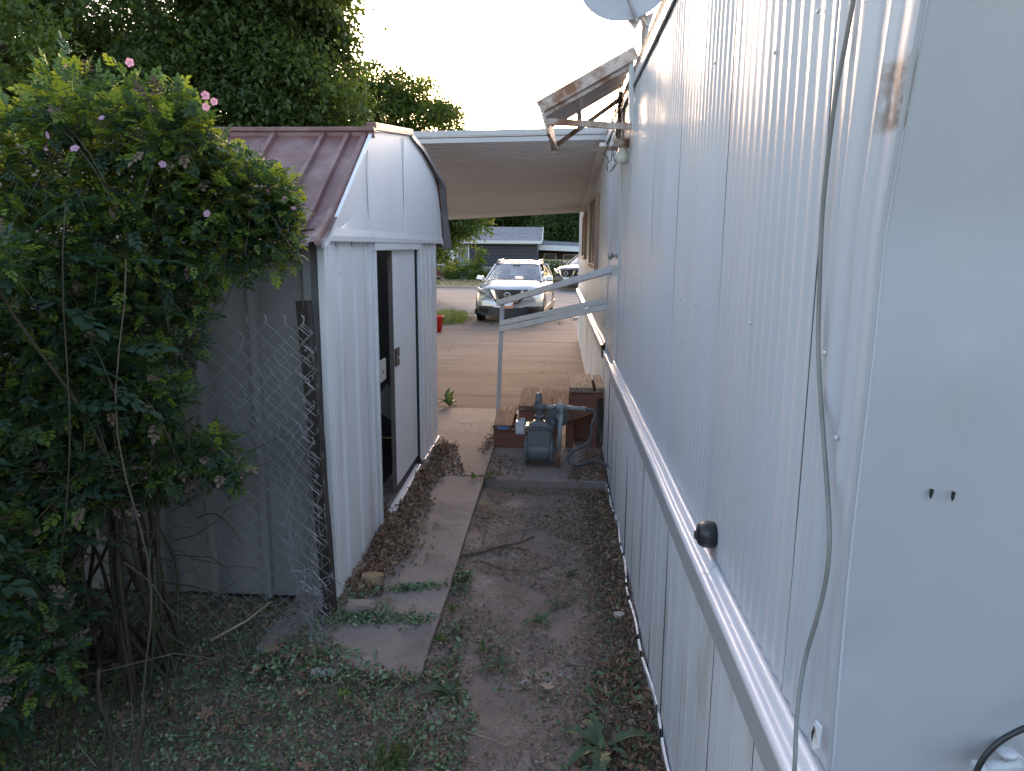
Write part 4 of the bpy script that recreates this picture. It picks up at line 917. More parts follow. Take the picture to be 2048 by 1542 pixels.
    mb = MB(); mb.box((-.153,-.0915,.387),(.153,-.0904,.445)); mb.box((-.153,-.0915,.4455),(-.10,-.0904,.51)); mb.box((.11,-.0915,.4455),(.153,-.0904,.50)); mb.build('plate_print', m_orange, lp)
    # glass
    N = 8; V = []
    for i in range(5):
        t = i/4; z = 1.035+.41*t; w = .715-.135*t; y = 1.17+.78*t
        for k in range(N+1):
            u = -1+2*k/N; V.append((u*w, y+.10*u*u-.10+.02, z-.015*u*u))
    F = [[i*(N+1)+k, i*(N+1)+k+1, (i+1)*(N+1)+k+1, (i+1)*(N+1)+k] for i in range(4) for k in range(N)]
    mb = MB(); mb.add(V, F, True); ws = mb.build('windscreen', m_glass, root)
    mb = MB(); mb.bar((-.60,1.10,1.055),(-.05,1.06,1.06), .02, .015); mb.bar((.02,1.06,1.06),(.55,1.12,1.055), .02, .015); mb.build('wiper', m_blackgl, root)
    mb = MB(); mb.add([(-.66,4.15,1.0),(.66,4.15,1.0),(.56,3.86,1.40),(-.56,3.86,1.40)], [(0,3,2,1)]); mb.build('rear_window', m_glass, root)
    # interior
    mb = MB(); mb.box((-.70,1.25,.96),(.70,1.75,1.03)); mb.build('dashboard', m_black, root, bevel=.03)
    for sx in (-1,1):
        mb = MB(); mb.box((sx*.36-.24,2.3,.75),(sx*.36+.24,2.45,1.12)); mb.box((sx*.36-.13,2.33,1.13),(sx*.36+.13,2.42,1.28)); mb.build('seat', m_hose, root, bevel=.04)
    mb = MB(); mb.box((-.10,1.78,1.36),(.10,1.82,1.42)); mb.build('rear_view_mirror', m_blackgl, root, bevel=.01)
    if not suv:
        mb = MB(); mb.tube([(.14,3.3,1.53),(.145,3.32,1.72)], .006, 5); mb.build('antenna', m_black, root)
    return root
car = build_car('parked_car', 'silver compact crossover parked nose first at the end of the driveway', m_silver)
car.location = (-1.245, 18.62, -.135); car.rotation_euler = (0, 0, R(-4.0))
car2 = build_car('parked_car', 'dark crossover with chrome front parked across the street behind the handrail', m_darkcar, suv=True)
car2.location = (.42, 33.0, -.14); car2.rotation_euler = (0, 0, R(-32)); car2.scale = (1.06, 1.06, 1.08)

# red bin
rb = empty('red_bucket', (-2.72,16.2,float(drive_z(16.2))), 'small red plastic bucket at the left edge of the driveway', 'bucket')
b = MB(); zb = float(drive_z(16.2)); b.lathe((-2.68,16.2,zb), (0,0,1), [(0,.13),(.33,.175),(.335,.185),(.36,.187),(.365,.175),(.36,.165),(.05,.12)], 24); b.build('bucket_body', m_red, rb)
b = MB(); b.tube([(-2.68+.187*math.cos(t),16.2,zb+.34-.12*math.sin(t)) for t in np.linspace(0,math.pi,12)], .006, 6); b.build('handle', m_steel, rb)

# ---------------------------------------------------------------- far houses
HY = 44.0
dh = empty('dark_house', (-4,HY+3,-.15), 'low dark grey house with lap siding and pale shingle roof across the street', 'house')
b = MB(); b.box((-8.6,HY+.03,-.2),(-1.24,HY+6,2.0)); b.build('wall_core', m_navy, dh)
for i in range(11):
    z = -.1+i*.192
    segs = [(-8.6,-7.20),(-5.22,-1.22)] if 3 <= i <= 9 else [(-8.6,-1.22)]
    for x0, x1 in segs:
        b = MB(); b.hexa([(x0,HY-.07,z),(x1,HY-.07,z),(x1,HY+.03,z),(x0,HY+.03,z),(x0,HY+.012,z+.196),(x1,HY+.012,z+.196),(x1,HY+.03,z+.196),(x0,HY+.03,z+.196)]); b.build('siding_board', m_navy, dh)
b = MB(); b.prism([(-8.9,HY-.35,2.02),(-8.9,HY+3.2,2.93),(-8.9,HY+6.6,2.02)], (7.95,0,0)); b.build('roof', m_shingle, dh)
rr = MB()
for r0 in range(11):
    t0 = r0/11; 
    x = -8.9
    while x < -.96:
        w = random.uniform(.22,.36); x1 = min(-.95, x+w); h = random.uniform(.008,.03)
        y0 = HY-.36+3.55*t0; z0 = 2.035+.91*t0; rr.hexa([(x,y0,z0),(x1-.015,y0,z0),(x1-.015,y0+.33,z0+.083),(x,y0+.33,z0+.083),(x,y0,z0+h),(x1-.015,y0,z0+h),(x1-.015,y0+.33,z0+.09),(x,y0+.33,z0+.09)]); x = x1
tag(rr.build('roof_shingles', m_shingle, dh), kind='stuff')
b = MB(); b.box((-8.92,HY-.40,1.93),(-.93,HY-.36,2.09)); b.box((-8.9,HY-.355,1.90),(-.95,HY-.002,1.925)); b.prism([(-.945,HY-.40,1.95),(-.945,HY+3.2,2.87),(-.945,HY+3.2,2.97),(-.945,HY-.40,2.09)], (.03,0,0)); b.build('fascia', m_white, dh)
fr = MB(); x0, x1, z0, z1 = -7.2,-5.22,.62,1.90
for a_, b_ in (((x0,HY-.05,z0),(x0+.07,HY+.01,z1)),((x1-.07,HY-.05,z0),(x1,HY+.01,z1)),((x0+.07,HY-.05,z0),(x1-.07,HY+.01,z0+.07)),((x0+.07,HY-.05,z1-.07),(x1-.07,HY+.01,z1)),((-5.95,HY-.045,z0+.07),(-5.89,HY+.01,z1-.07))): fr.box(a_, b_)
wn = fr.build('window', m_white, dh)
m_pane = mat('house_window_glass', (.22,.27,.24), (.12,.15,.15), .8, .1, 0)
for a_, b_ in ((x0+.07,-5.95),(-5.89,x1-.07)):
    b = MB(); b.box((a_,HY-.02,z0+.07),(b_,HY-.01,z1-.07)); b.build('pane', m_pane, wn)
b = MB(); b.prism([(-6.58,HY-.022,.70),(-6.35,HY-.022,1.55),(-6.15,HY-.022,1.5),(-5.97,HY-.022,.70)], (0,.001,0)); b.build('curtain', m_white, wn)
# steps at the house
es = empty('entry_stairs', (-6.8,41.2,-.1), 'red brown entry stairs with metal railing at the left of the dark house', 'stairs')
for i in range(5):
    b = MB(); b.box((-7.7-.02*i,41.4,-.1),(-6.25-.27*i,42.4,.02+.17*i)); b.build('step', m_kerb, es)
b = MB(); b.prism([(-6.15,41.36,-.05),(-6.15,41.36,.12),(-7.6,41.36,1.0),(-7.6,41.36,.5)], (0,.05,0)); b.build('stair_side', m_brick, es)
b = MB(); b.bar((-6.12,41.3,.93),(-7.6,41.3,1.70), .04, .05); b.build('hand_rail', m_brick, es)
b = MB()
for i in range(7): x = -6.14-.2*i; b.box((x-.012,41.3,.12+.12*i),(x+.012,41.32,.93+.10*i))
b.box((-6.17,41.28,-.05),(-6.10,41.34,.95)); b.build('baluster', m_steel, es)
pf = empty('picket_fence', (-4.2,41.5,-.1), 'short weathered picket fence between the shrubs and the parked car', 'fence')
pk = MB(); pk.prism([(0,0,0),(.10,0,0),(.10,0,.72),(.05,0,.78),(0,0,.72)], (0,.02,0)); pk0 = pk.build('picket', m_kerb, pf, origin=None); pk0.data.transform(Matrix.Translation(ORG[pf]))
for i in range(14):
    p = Vector((-5.0+.13*i,41.5,-.1))-ORG[pf]
    if i == 0: pk0.location = p
    else: share('picket', pk0, p, pf)
# brown house with porch
bh = empty('brown_house', (1.5,53,-.1), 'brown house with flat white edged porch roof and pale yellow porch railing', 'house')
b = MB(); b.box((-1.3,50.5,-.1),(5.0,56,2.1)); b.build('wall', m_brown, bh)
b = MB(); b.hexa([(-1.5,48.3,1.55),(1.35,48.3,1.45),(3.2,50.5,1.45),(-1.5,50.5,1.55),(-1.5,48.3,1.85),(1.35,48.3,1.75),(3.2,50.5,1.8),(-1.5,50.5,1.9)]); b.build('porch_roof', m_white, bh)
b = MB(); b.hexa([(-1.4,48.9,1.86),(2.6,49.5,1.80),(2.6,54,1.9),(-1.4,54,1.95),(-1.4,48.9,2.15),(2.6,49.5,1.95),(2.6,54,2.1),(-1.4,54,2.3)]); b.build('roof', m_shingle, bh)
b = MB()
for x in (-1.40,-.98,-.55,.12,.72,1.62): b.box((x,48.40,.0),(x+.06,48.46,1.5 if x in (-1.40,1.62) else .86))
for x in np.arange(-1.3,1.6,.14): b.box((x,48.42,.1),(x+.025,48.44,.84))
b.build('porch_baluster', m_yellow, bh)
b = MB(); b.box((-1.4,48.38,.86),(1.66,48.48,.94)); b.box((-1.4,48.40,.04),(1.66,48.46,.09)); b.build('porch_rail', m_yellow, bh)
b = MB(); b.box((-1.4,48.3,-.12),(1.8,50.49,.03)); b.build('porch_floor', m_kerb, bh)
b = MB(); b.box((-.95,50.44,.1),(-.1,50.49,1.3)); b.box((.35,50.44,.75),(1.2,50.49,1.25)); b.build('window', m_white, bh)
b = MB(); b.box((-.90,50.43,.15),(-.15,50.438,1.25)); b.box((.40,50.43,.80),(1.15,50.438,1.2)); b.build('pane', m_black, bh)

# ---------------------------------------------------------------- trees
def limbs(trunk, base, height, spread, nl, r0, seed, m, up=.55):
    r = random.Random(seed); b = MB(); base = Vector(base)
    lean = Vector((r.uniform(-.06,.06), r.uniform(-.06,.06), 1))
    tp_ = [base+lean*height*t+Vector((.12*math.sin(t*5), .1*math.cos(t*4), 0)) for t in np.linspace(0, 1, 8)]
    b.tube(tp_, [r0*(1-.75*t)*(1.25 if t == 0 else 1) for t in np.linspace(0,1,8)], 10)
    ends = []
    for i in range(nl):
        t = r.uniform(.25,.95); s = base+lean*height*t; a = r.uniform(0, 2*math.pi); d = Vector((math.cos(a), math.sin(a), r.uniform(.2,.9))).normalized()
        ln = spread*r.uniform(.5,1)*(1.1-.4*t); pts = [s]
        for k in range(5): pts.append(pts[-1]+d*ln/5); d = (d+Vector((r.uniform(-.25,.25), r.uniform(-.25,.25), r.uniform(-.1,.3)))).normalized()
        b.tube(pts, [r0*.35*(1-t*.4)*(1-.8*q/5) for q in range(6)], 6)
    return b.build('trunk', m, trunk)
def crown(parent, blobs, nclump, nleaf, size, mats, wts, seed, clump_r=.8, flat=.5, front=None, tilt=.7, T=LEAF4, inner=.25):
    """blobs: (cx,cy,cz,rx,ry,rz,weight)"""
    rg = np.random.default_rng(seed)
    B = np.array([q[:6] for q in blobs], float); w = np.array([q[6] for q in blobs], float); w /= w.sum()
    bi = rg.choice(len(B), nclump, p=w); d = rg.normal(size=(nclump,3)); d /= np.linalg.norm(d, axis=1)[:,None]
    rad = rg.uniform(inner, 1, nclump)**.45
    cc = B[bi,:3]+d*B[bi,3:6]*rad[:,None]
    n = nclump*nleaf; ci = np.repeat(np.arange(nclump), nleaf)
    cr = rg.uniform(.6,1.3,nclump)*clump_r
    o = np.clip(rg.normal(size=(n,3)),-1.9,1.9)*np.array([.5,.5,.5*flat])*cr[ci][:,None]
    o[:,2] -= .35*(o[:,0]**2+o[:,1]**2)/cr[ci]
    pos = cc[ci]+o
    rot = rotmats(n, tilt, rg)
    sc = size*rg.uniform(.6,1.3,n)
    cm = rg.choice(len(mats), nclump, p=wts); mi = np.where(rg.random(n) < .7, cm[ci], rg.choice(len(mats), n, p=wts))
    return batch('crown', T[0], T[1], pos, rot, sc, mats, mi, parent)
def tree(name, label, base, th, tr, blobs, nclump, nleaf, size, mats, wts, seed, bark=m_bark, spread=3, nl=10, **kw):
    t = empty(name, base, label, 'tree'); limbs(t, base, th, spread, nl, tr, seed, bark)
    crown(t, blobs, nclump, nleaf, size, mats, wts, seed, **kw); return t
tree('maple_tree', 'huge dark green maple tree rising behind the shed at upper left', (-10.5,20,-.1), 9, .35,
     [(-10.5,20,6.6,4.6,4.2,3.6,3),(-8.2,19.2,5.0,2.8,2.6,2.4,2.0),(-7.5,19,8.6,2.1,2.6,2.2,1.9),(-13.8,20,5.5,3.6,3,3.4,1.7),(-11,20,11,3.8,3.4,2.6,1.2),(-8.0,18.6,3.4,2.4,1.8,1.3,1.2),(-16,20,8.5,4,3,4,1.2),(-12.5,19,2.9,3,2,1.3,.8),(-7.4,19.5,6.8,1.7,2,2.0,1.6)],
     760, 330, .15, [m_l1,m_l2,m_l3], [.5,.42,.08], 11, spread=4, nl=14, clump_r=1.1, flat=.45)
tree('ash_tree', 'bright rounded green tree beyond the shed, left of the sky gap', (-6.6,29,-.15), 6, .28,
     [(-7.2,29,6.3,2.3,2.4,2.1,2.2),(-5.5,29,5.8,1.9,2.0,2.2,2),(-4.3,29,4.9,1.2,1.4,1.9,1.1),(-3.5,29,4.3,.8,1.0,1.5,.6),(-5.6,28.6,2.9,2.3,1.7,1.6,1.6),(-4.0,28,2.9,1.0,1.2,.75,.5),(-8.5,29,5,2.5,2.5,3,1.2),(-5.6,28,1.35,1.3,1.1,.7,.45)],
     430, 260, .13, [m_l3,m_l1,m_r2], [.5,.35,.15], 12, spread=2.6, clump_r=.7)
tree('conifer_tree', 'pale olive tree crown at the far upper left corner', (-9.2,12.6,-.1), 6, .2,
     [(-9.25,12.6,4.6,1.0,1.0,1.1,1),(-9.0,12.6,3.4,1.1,1.0,1.2,1),(-9.8,12.8,5.6,1.0,1.0,.8,.5)], 120, 120, .10, [m_l3,m_l1], [.7,.3], 13, spread=1.5, clump_r=.5)
tree('cottonwood_tree', 'tall dark tree with leaning pale trunk beside the brown house', (2.3,52.5,-.1), 6.5, .35,
     [(.3,55,5.0,3.2,2.5,2.6,2),(3.2,55,5.5,2.5,2.5,2.8,1.5),(-.1,51,2.9,1.4,1.2,.9,.6),(1.0,51.5,4.2,1.8,1.4,1.3,.8)], 260, 190, .2, [m_l2,m_l1,m_l3], [.55,.35,.1], 14, bark=m_barkp, spread=3, clump_r=1.0)
tree('backdrop_tree', 'dense dark tree directly behind the dark house roof', (-3.4,58,-.1), 6, .3,
     [(-3.4,58,4.8,4.0,2.5,3.3,2),(-6.6,58,4.6,3,2.5,3.2,1.5),(-.6,60,4.2,2.6,2.5,3.4,1.4)], 380, 200, .24, [m_l2,m_l1,m_l3], [.5,.42,.08], 15, clump_r=1.2)
tree('backdrop_tree', 'broad dark tree behind the brown house at the right end', (5.0,60,-.1), 6, .3,
     [(5,60,4.2,4.5,2.5,3.8,2),(1.2,61,3.4,2.5,2,3.4,1)], 300, 200, .24, [m_l2,m_l1], [.6,.4], 16, clump_r=1.2)
tree('backdrop_tree', 'far dark trees low on the horizon left of the ash tree', (-14,50,-.1), 7, .3,
     [(-14,50,4,5,3,4,1),(-21,50,5,5,3,5,1),(-28,46,6,6,3,6,1)], 260, 110, .26, [m_l2,m_l1], [.5,.5], 17, clump_r=1.5)
rgt = np.random.default_rng(77); nb_ = 52000; c_ = rgt.uniform(0,1,(nb_,3)); px_ = -11+22*c_[:,0]  # leaf mass added behind the camera, unseen, to darken the camera-facing walls
pz_ = c_[:,2]*(2.3+.8*np.sin(px_*.9)); py_ = -4.6-2.6*c_[:,1]+.5*np.sin(px_*1.7)
tag(batch('unseen_shade_foliage', LEAF4[0], LEAF4[1], np.stack([px_,py_,pz_],-1), rotmats(nb_, .8, rgt), .26*rgt.uniform(.7,1.3,nb_), [m_l1,m_l2], rgt.integers(0,2,nb_)), kind='stuff')
# shrubs by the dark house
sh = empty('flowering_shrub', (-4.9,40.6,-.1), 'leafy green shrubs growing along the dark house wall', 'shrub')
limbs(sh, (-4.9,40.6,-.1), .9, .6, 8, .04, 5, m_bark)
crown(sh, [(-5.5,40.6,.45,.65,.5,.6,1),(-4.7,40.6,.5,.7,.5,.65,1),(-4.05,40.7,.35,.5,.4,.5,.6),(-4.2,40.7,1.15,.16,.2,.45,.25)], 60, 110, .10, [m_r2,m_l3,m_l1], [.3,.4,.3], 21, clump_r=.3)
sh = empty('dark_shrub', (-.5,41.6,-.1), 'dark rose shrub with pale flowers right of the parked silver car', 'shrub')
limbs(sh, (-.5,41.6,-.1), .8, .5, 8, .03, 6, m_bark)
crown(sh, [(-.9,41.6,.45,.6,.5,.55,1),(-.3,41.6,.5,.5,.4,.5,.8)], 34, 110, .09, [m_l2,m_l1,m_white], [.55,.4,.05], 22, clump_r=.3)
# grass
def blades(n, pos, h, w, lean, rg):
    """pos (n,3): three-section blades"""
    a = rg.uniform(0, 2*np.pi, n); ln = rg.normal(0, lean, (n,2)); hh = h*rg.uniform(.5,1.2,n)
    dx = np.cos(a)*w; dy = np.sin(a)*w; V = np.zeros((n,5,3))
    V[:,0] = pos+np.stack([dx,dy,0*dx],-1); V[:,1] = pos-np.stack([dx,dy,0*dx],-1)
    mid = pos+np.stack([ln[:,0]*hh*.35, ln[:,1]*hh*.35, hh*.6],-1)
    V[:,2] = mid+np.stack([dx,dy,0*dx],-1)*.8; V[:,3] = mid-np.stack([dx,dy,0*dx],-1)*.8
    V[:,4] = pos+np.stack([ln[:,0]*hh, ln[:,1]*hh, hh*np.clip(1-.4*np.abs(ln).sum(1),.35,1)],-1)
    F = np.array([(0,1,3),(0,3,2),(2,3,4)])
    return V.reshape(-1,3), (F[None]+(np.arange(n)*5)[:,None,None]).reshape(-1,3)
def grass(name, pos, h, w, lean, mats, wts, seed, **tg_):
    rg = np.random.default_rng(seed); V, F = blades(len(pos), pos, h, w, lean, rg)
    o = mesh_np(name, V, F, mats, np.repeat(rg.choice(len(mats), len(pos), p=wts), 3)); return tag(o, **tg_)
q = rng.normal(size=(2600,2))*np.array([.22,.5])+np.array([-2.85,19.0]); z = drive_z(q[:,1])
grass('grass_clump', np.stack([q[:,0],q[:,1],z-.01],-1), .34, .006, .45, [m_r2,m_l3,m_straw], [.5,.35,.15], 31, label='tall green grass clump at the left edge of the driveway end', cat='grass clump')
q = at_scatter(9000, [(-9,33.8),(3.5,33.8),(3.5,40.5),(-9,40.5)]); grass('lawn_grass', np.stack([q[:,0],q[:,1],np.full(len(q),-.05)],-1), .07, .02, .5, [m_straw,m_l3,m_dry2], [.45,.35,.2], 32, kind='stuff')
q = at_scatter(6000, [(-6,9),(-3.08,9),(-3.08,20.4),(-6,20.4)]); grass('verge_grass', np.stack([q[:,0],q[:,1],drive_z(q[:,1])-.02],-1), .10, .006, .5, [m_straw,m_l3,m_r2], [.3,.4,.3], 33, kind='stuff')

# ---------------------------------------------------------------- rose bush
rose = empty('rose_bush', (-1.9,2.7,0), 'large wild rose bush with pink flowers arching over the fence and shed at left', 'bush')
RB = [ # centre x,y,z, radius, weight
 (-1.62,2.55,2.22,.16,.9),(-1.36,2.6,2.17,.17,1.1),(-1.22,2.65,2.20,.13,.8),(-1.95,2.5,2.1,.22,1.2),(-1.7,2.6,2.02,.2,1.2),(-1.45,2.7,2.0,.18,1.2),(-1.25,2.75,1.98,.16,1.1),
 (-1.10,2.85,2.0,.13,.9),(-1.02,2.95,1.93,.12,.8),(-.98,2.98,1.84,.11,.6),(-1.12,2.9,1.82,.14,.8),(-1.3,2.8,1.78,.18,1.1),(-1.55,2.65,1.8,.2,1.2),(-1.85,2.5,1.8,.22,1.2),(-2.15,2.5,1.9,.25,1.2),
 (-1.47,2.8,1.60,.12,.7),(-1.6,2.65,1.55,.15,1.1),(-1.75,2.45,1.55,.2,1.2),(-2.05,2.4,1.55,.24,1.2),(-1.62,2.5,1.32,.17,1.0),(-1.85,2.4,1.25,.2,1.1),(-2.1,2.4,1.2,.24,1.1),
 (-1.47,2.6,1.22,.10,.45),(-1.50,2.65,1.0,.12,.4),(-1.38,2.75,.95,.09,.3),(-1.20,2.6,.97,.055,.16),(-1.30,2.65,1.03,.07,.2),(-2.0,2.35,.55,.25,1.1),(-1.8,2.3,.78,.15,.6),(-2.2,2.2,.3,.28,1.1),(-1.65,2.5,.85,.14,.8),(-1.55,2.65,.72,.12,.5),(-1.9,2.75,.6,.2,1.0),(-1.75,2.8,.95,.2,1.0),(-2.1,2.9,.3,.25,.9),(-1.7,2.2,.45,.15,.7),(-1.95,2.1,.28,.18,.8),(-1.55,2.3,.62,.11,.6),(-1.62,2.45,.42,.15,.9),(-1.78,2.55,.30,.18,.9),(-1.5,2.6,.50,.11,.5),(-1.95,2.6,.85,.2,.8),(-2.6,2.3,.5,.3,1.0),(-1.75,2.45,.98,.16,.7),(-2.0,2.4,.9,.2,.8),(-2.35,2.5,1.3,.35,1.6),(-2.5,2.6,1.9,.35,1.2),(-2.4,2.5,.7,.3,1.0),
 (-1.9,2.9,1.3,.3,1.4),(-1.9,3.0,1.8,.3,1.2),(-1.6,2.95,1.5,.2,.8),(-2.2,2.2,.75,.25,.6),(-2.6,3.1,1.2,.4,1.5),(-2.9,2.6,.8,.45,1.6),(-2.3,3.05,.6,.3,1.0),(-1.85,3.1,.75,.22,.8),(-3.2,2.6,1.7,.5,1.6),(-2.75,1.35,1.3,.45,1.7),(-2.9,.4,1.4,.6,2.0),(-3.3,1.6,2.1,.6,2.0),(-2.6,1.0,.6,.4,1.2),(-1.62,2.0,1.75,.10,.35),(-1.85,2.0,1.62,.14,.5),(-1.95,1.95,1.35,.16,.5)]  # blobs out of view at the far left are added to block light
rg = np.random.default_rng(5); rr_ = random.Random(5)
def bush_inside(p, jit=0):
    # outline of the overhanging bush: slope of the crown top and recess under the overhang, per metre of distance
    Yd = np.maximum(p[:,1], .5); e = (p[:,2]-1.8)/Yd+jit; q = -p[:,0]/Yd+jit*.6
    top = np.interp(q, [.34,.36,.405,.455,.485,.52,.56,.60,.67,.8], [.05,.08,.105,.140,.19,.25,.27,.275,.30,.30])
    left = np.interp(e, [-.5,-.40,-.36,-.345,-.32,-.28,-.24,-.20,-.10,-.046,-.033,-.02,0,.10], [.74,.70,.60,.45,.435,.43,.47,.50,.49,.465,.42,.38,.36,.35])
    return ((e < top) & (q > left)) | (p[:,1] < 1.6)
# canes as parts
def arc(p0, p1, sag, n=10, wob=.03):
    p0 = Vector(p0); p1 = Vector(p1); pts = []
    for i in range(n+1):
        t = i/n; p = p0.lerp(p1, t); p.z += sag*math.sin(math.pi*t); p.x += wob*math.sin(t*7+p0.x*9)*t*(1-t)*4; p.y += wob*math.cos(t*6+p1.x*5)*t*(1-t)*4
        pts.append(p)
    return pts
tips = []
cane_ends = []
for i, (x, y, z, r0, w) in enumerate(RB):
    bx, by = -1.95+.35*rr_.uniform(-1,1), 2.75+.2*rr_.uniform(-1,1)
    if x > -1.5:
        mid = (-1.82+.08*rr_.uniform(-1,1), 2.75, 1.55 if z > 1.4 else 1.25)
        pts = arc((bx, by, 0), mid, 0, 6)[:-1]+arc(mid, (x, y, z+.02), .06, 6)
    else: pts = arc((bx, by, 0), (x, y, z+.02), .25*max(0,(z-.8)), 12)
    b = MB(); b.tube(pts, [.009*(1-.7*k/12)+.001 for k in range(len(pts))], 6, cap=False); b.build('cane', m_cane if i % 5 else m_canegreen, rose)
    cane_ends.append(pts)
# thin twigs: one joined part
b = MB()
for i, (x, y, z, r0, w) in enumerate(RB):
    for k in range(9):
        c = Vector((x,y,z))+Vector((rr_.gauss(0,r0*.4),rr_.gauss(0,r0*.4),rr_.gauss(0,r0*.35))); d = Vector((rr_.gauss(0.25,.8),rr_.gauss(-.3,.8),rr_.gauss(.25,.6))).normalized()
        pts = [c+d*r0*.5*(q-1)+Vector((0,0,-.02*q*q)) for q in range(4)]
        if not bush_inside(np.array([list(p) for p in pts]), .02).all() : continue
        b.tube(pts, [.003,.0025,.002,.0012], 4, cap=False)
for q in range(46):   # bare dead twigs low down
    c = Vector((rr_.uniform(-2.3,-1.45), rr_.uniform(2.1,3.0), rr_.uniform(.05,1.0))); a = rr_.uniform(-.6,1.2); pts = [c]
    d = Vector((math.cos(a), rr_.uniform(-.4,.2), rr_.uniform(-.5,.6))).normalized()
    for s_ in range(6): pts.append(pts[-1]+d*rr_.uniform(.04,.09)); d = (d+Vector((rr_.gauss(0,.2),rr_.gauss(0,.2),rr_.gauss(-.04,.2)))).normalized()
    for p in pts: p.z = max(p.z, .01)
    b.tube(pts, [.0035,.003,.003,.0025,.002,.0015,.001], 4, cap=False)
tag(b.build('twigs', m_cane, rose), kind='stuff')
# foliage: compound leaves on outward pointing sprays
tmpl = [compound(s_) for s_ in range(4)]
wts = np.array([q[4] for q in RB]); wts = wts/wts.sum()
NC = 31000
bi = rg.choice(len(RB), NC, p=wts); B = np.array([q[:4] for q in RB])
d = rg.normal(size=(NC,3)); d /= np.linalg.norm(d,axis=1)[:,None]
rad = rg.uniform(.05,1.25,NC)**.6*np.where(rg.random(NC) < .12, 1.25, 1)
pos = B[bi,:3]+d*(B[bi,3]*rad)[:,None]*np.array([1,1.0,.9])
keep = (pos[:,2] > .06) & ((pos[:,1] > 1.5) | (pos[:,0] < -1.5-.3*pos[:,1])) & ~((pos[:,1] > 3.36) & (pos[:,2] < 2.3)); keep &= ~((pos[:,0] > -1.10) & (pos[:,2] < 1.5)); keep &= bush_inside(pos, rg.normal(0,.012,NC))
pos = pos[keep]; d = d[keep]; bi = bi[keep]; n = len(pos)
def leaf_rots(dirs, rg):
    n = len(dirs); Y = dirs+rg.normal(0,.55,(n,3))+np.array([.1,-.25,.1]); Y /= np.linalg.norm(Y,axis=1)[:,None]
    up = np.array([0,0,1.])+rg.normal(0,.35,(n,3)); X = np.cross(Y, up); X /= np.linalg.norm(X,axis=1)[:,None]; Z = np.cross(X, Y)
    return np.stack([X,Y,Z],-1)
rot = leaf_rots(d, rg); sc = rg.uniform(.034,.072,n)*np.where(pos[:,1] < 1.6, 1.5, 1)
outer = np.clip((pos[:,2]-1.2)/1.0,0,1)
pm = rg.random(n); mi = np.where(pm < .15+.35*outer, 1, np.where(pm < .62, 0, 2))
mi = np.where((rg.random(n) < .02+.10*(pos[:,2] < 1.05)), 3, mi)
LM = [m_r1,m_r2,m_r3,m_dry3]
fr_o = np.argsort(pos[:,1]-.2*pos[:,2]); show = fr_o[:n//3]; show = rg.choice(show, 260, replace=False)
mask = np.ones(n, bool); mask[show] = False
for v in range(4):
    s_ = mask & (np.arange(n) % 4 == v)
    tag(batch('foliage', tmpl[v][0], tmpl[v][1], pos[s_], rot[s_], sc[s_], LM, mi[s_], rose), kind='stuff')
lm = {}
for k, i in enumerate(show):
    v = k % 4; mm = int(mi[i]) % 3
    if (v,mm) not in lm:
        me = bpy.data.meshes.new('leaf'); me.from_pydata(tmpl[v][0], [], tmpl[v][1]); me.materials.append(LM[mm]); me.update(); lm[(v,mm)] = me
    o = bpy.data.objects.new('leaf', lm[(v,mm)]); C.objects.link(o); o.parent = rose
    M4 = Matrix([list(r0*sc[i]*1.15) for r0 in rot[i]]).to_4x4(); M4.translation = Vector(pos[i])-ORG[rose]; o.matrix_local = M4
# pink flowers
FL = [(-1.52,2.42,2.33),(-1.55,2.35,2.12),(-1.47,2.35,2.08),(-1.17,2.6,2.28),(-1.14,2.6,2.26),(-1.16,2.58,2.24),(-1.83,2.3,2.13),(-1.36,2.5,2.36),(-1.07,2.85,1.99),(-.98,2.85,1.93),(-1.0,2.82,1.96),(-1.62,2.2,2.02),(-1.28,2.5,2.05),(-1.75,2.05,1.9),(-1.42,2.42,2.18),(-1.2,2.62,1.9)]
fb = MB()
for k in range(5):
    a = k*2*math.pi/5; ca, sa = math.cos(a), math.sin(a)
    pp = [(0,0,0),(.35,.3,.12),(.42,.7,.2),(0,.95,.14),(-.42,.7,.22),(-.35,.3,.1)]
    pp = [Vector((x*ca-y*sa, x*sa+y*ca, z)) for x,y,z in pp]; fb.add(pp, [(0,1,2),(0,2,3),(0,3,4),(0,4,5)])
fm = bpy.data.meshes.new('flower'); fm.from_pydata([tuple(v) for v in fb.v], [], fb.f); fm.materials.append(m_pink); fm.update()
ce = MB(); ce.lathe((0,0,.05), (0,0,1), [(0,.14),(.1,.16),(.16,.08)], 8)
cem = bpy.data.meshes.new('flower_centre'); cem.from_pydata([tuple(v) for v in ce.v], [], ce.f); cem.materials.append(m_straw); cem.update()
for p in FL:
    o = bpy.data.objects.new('flower', fm); C.objects.link(o); o.parent = rose; o.location = Vector(p)+Vector((0,-.10,.0))-ORG[rose]; s_ = rr_.uniform(.010,.016); o.scale = (s_,s_,s_)
    o.rotation_euler = (R(rr_.uniform(40,100)), R(rr_.uniform(-30,30)), R(rr_.uniform(-40,40)))
    c_ = bpy.data.objects.new('flower_centre', cem); C.objects.link(c_); c_.parent = o
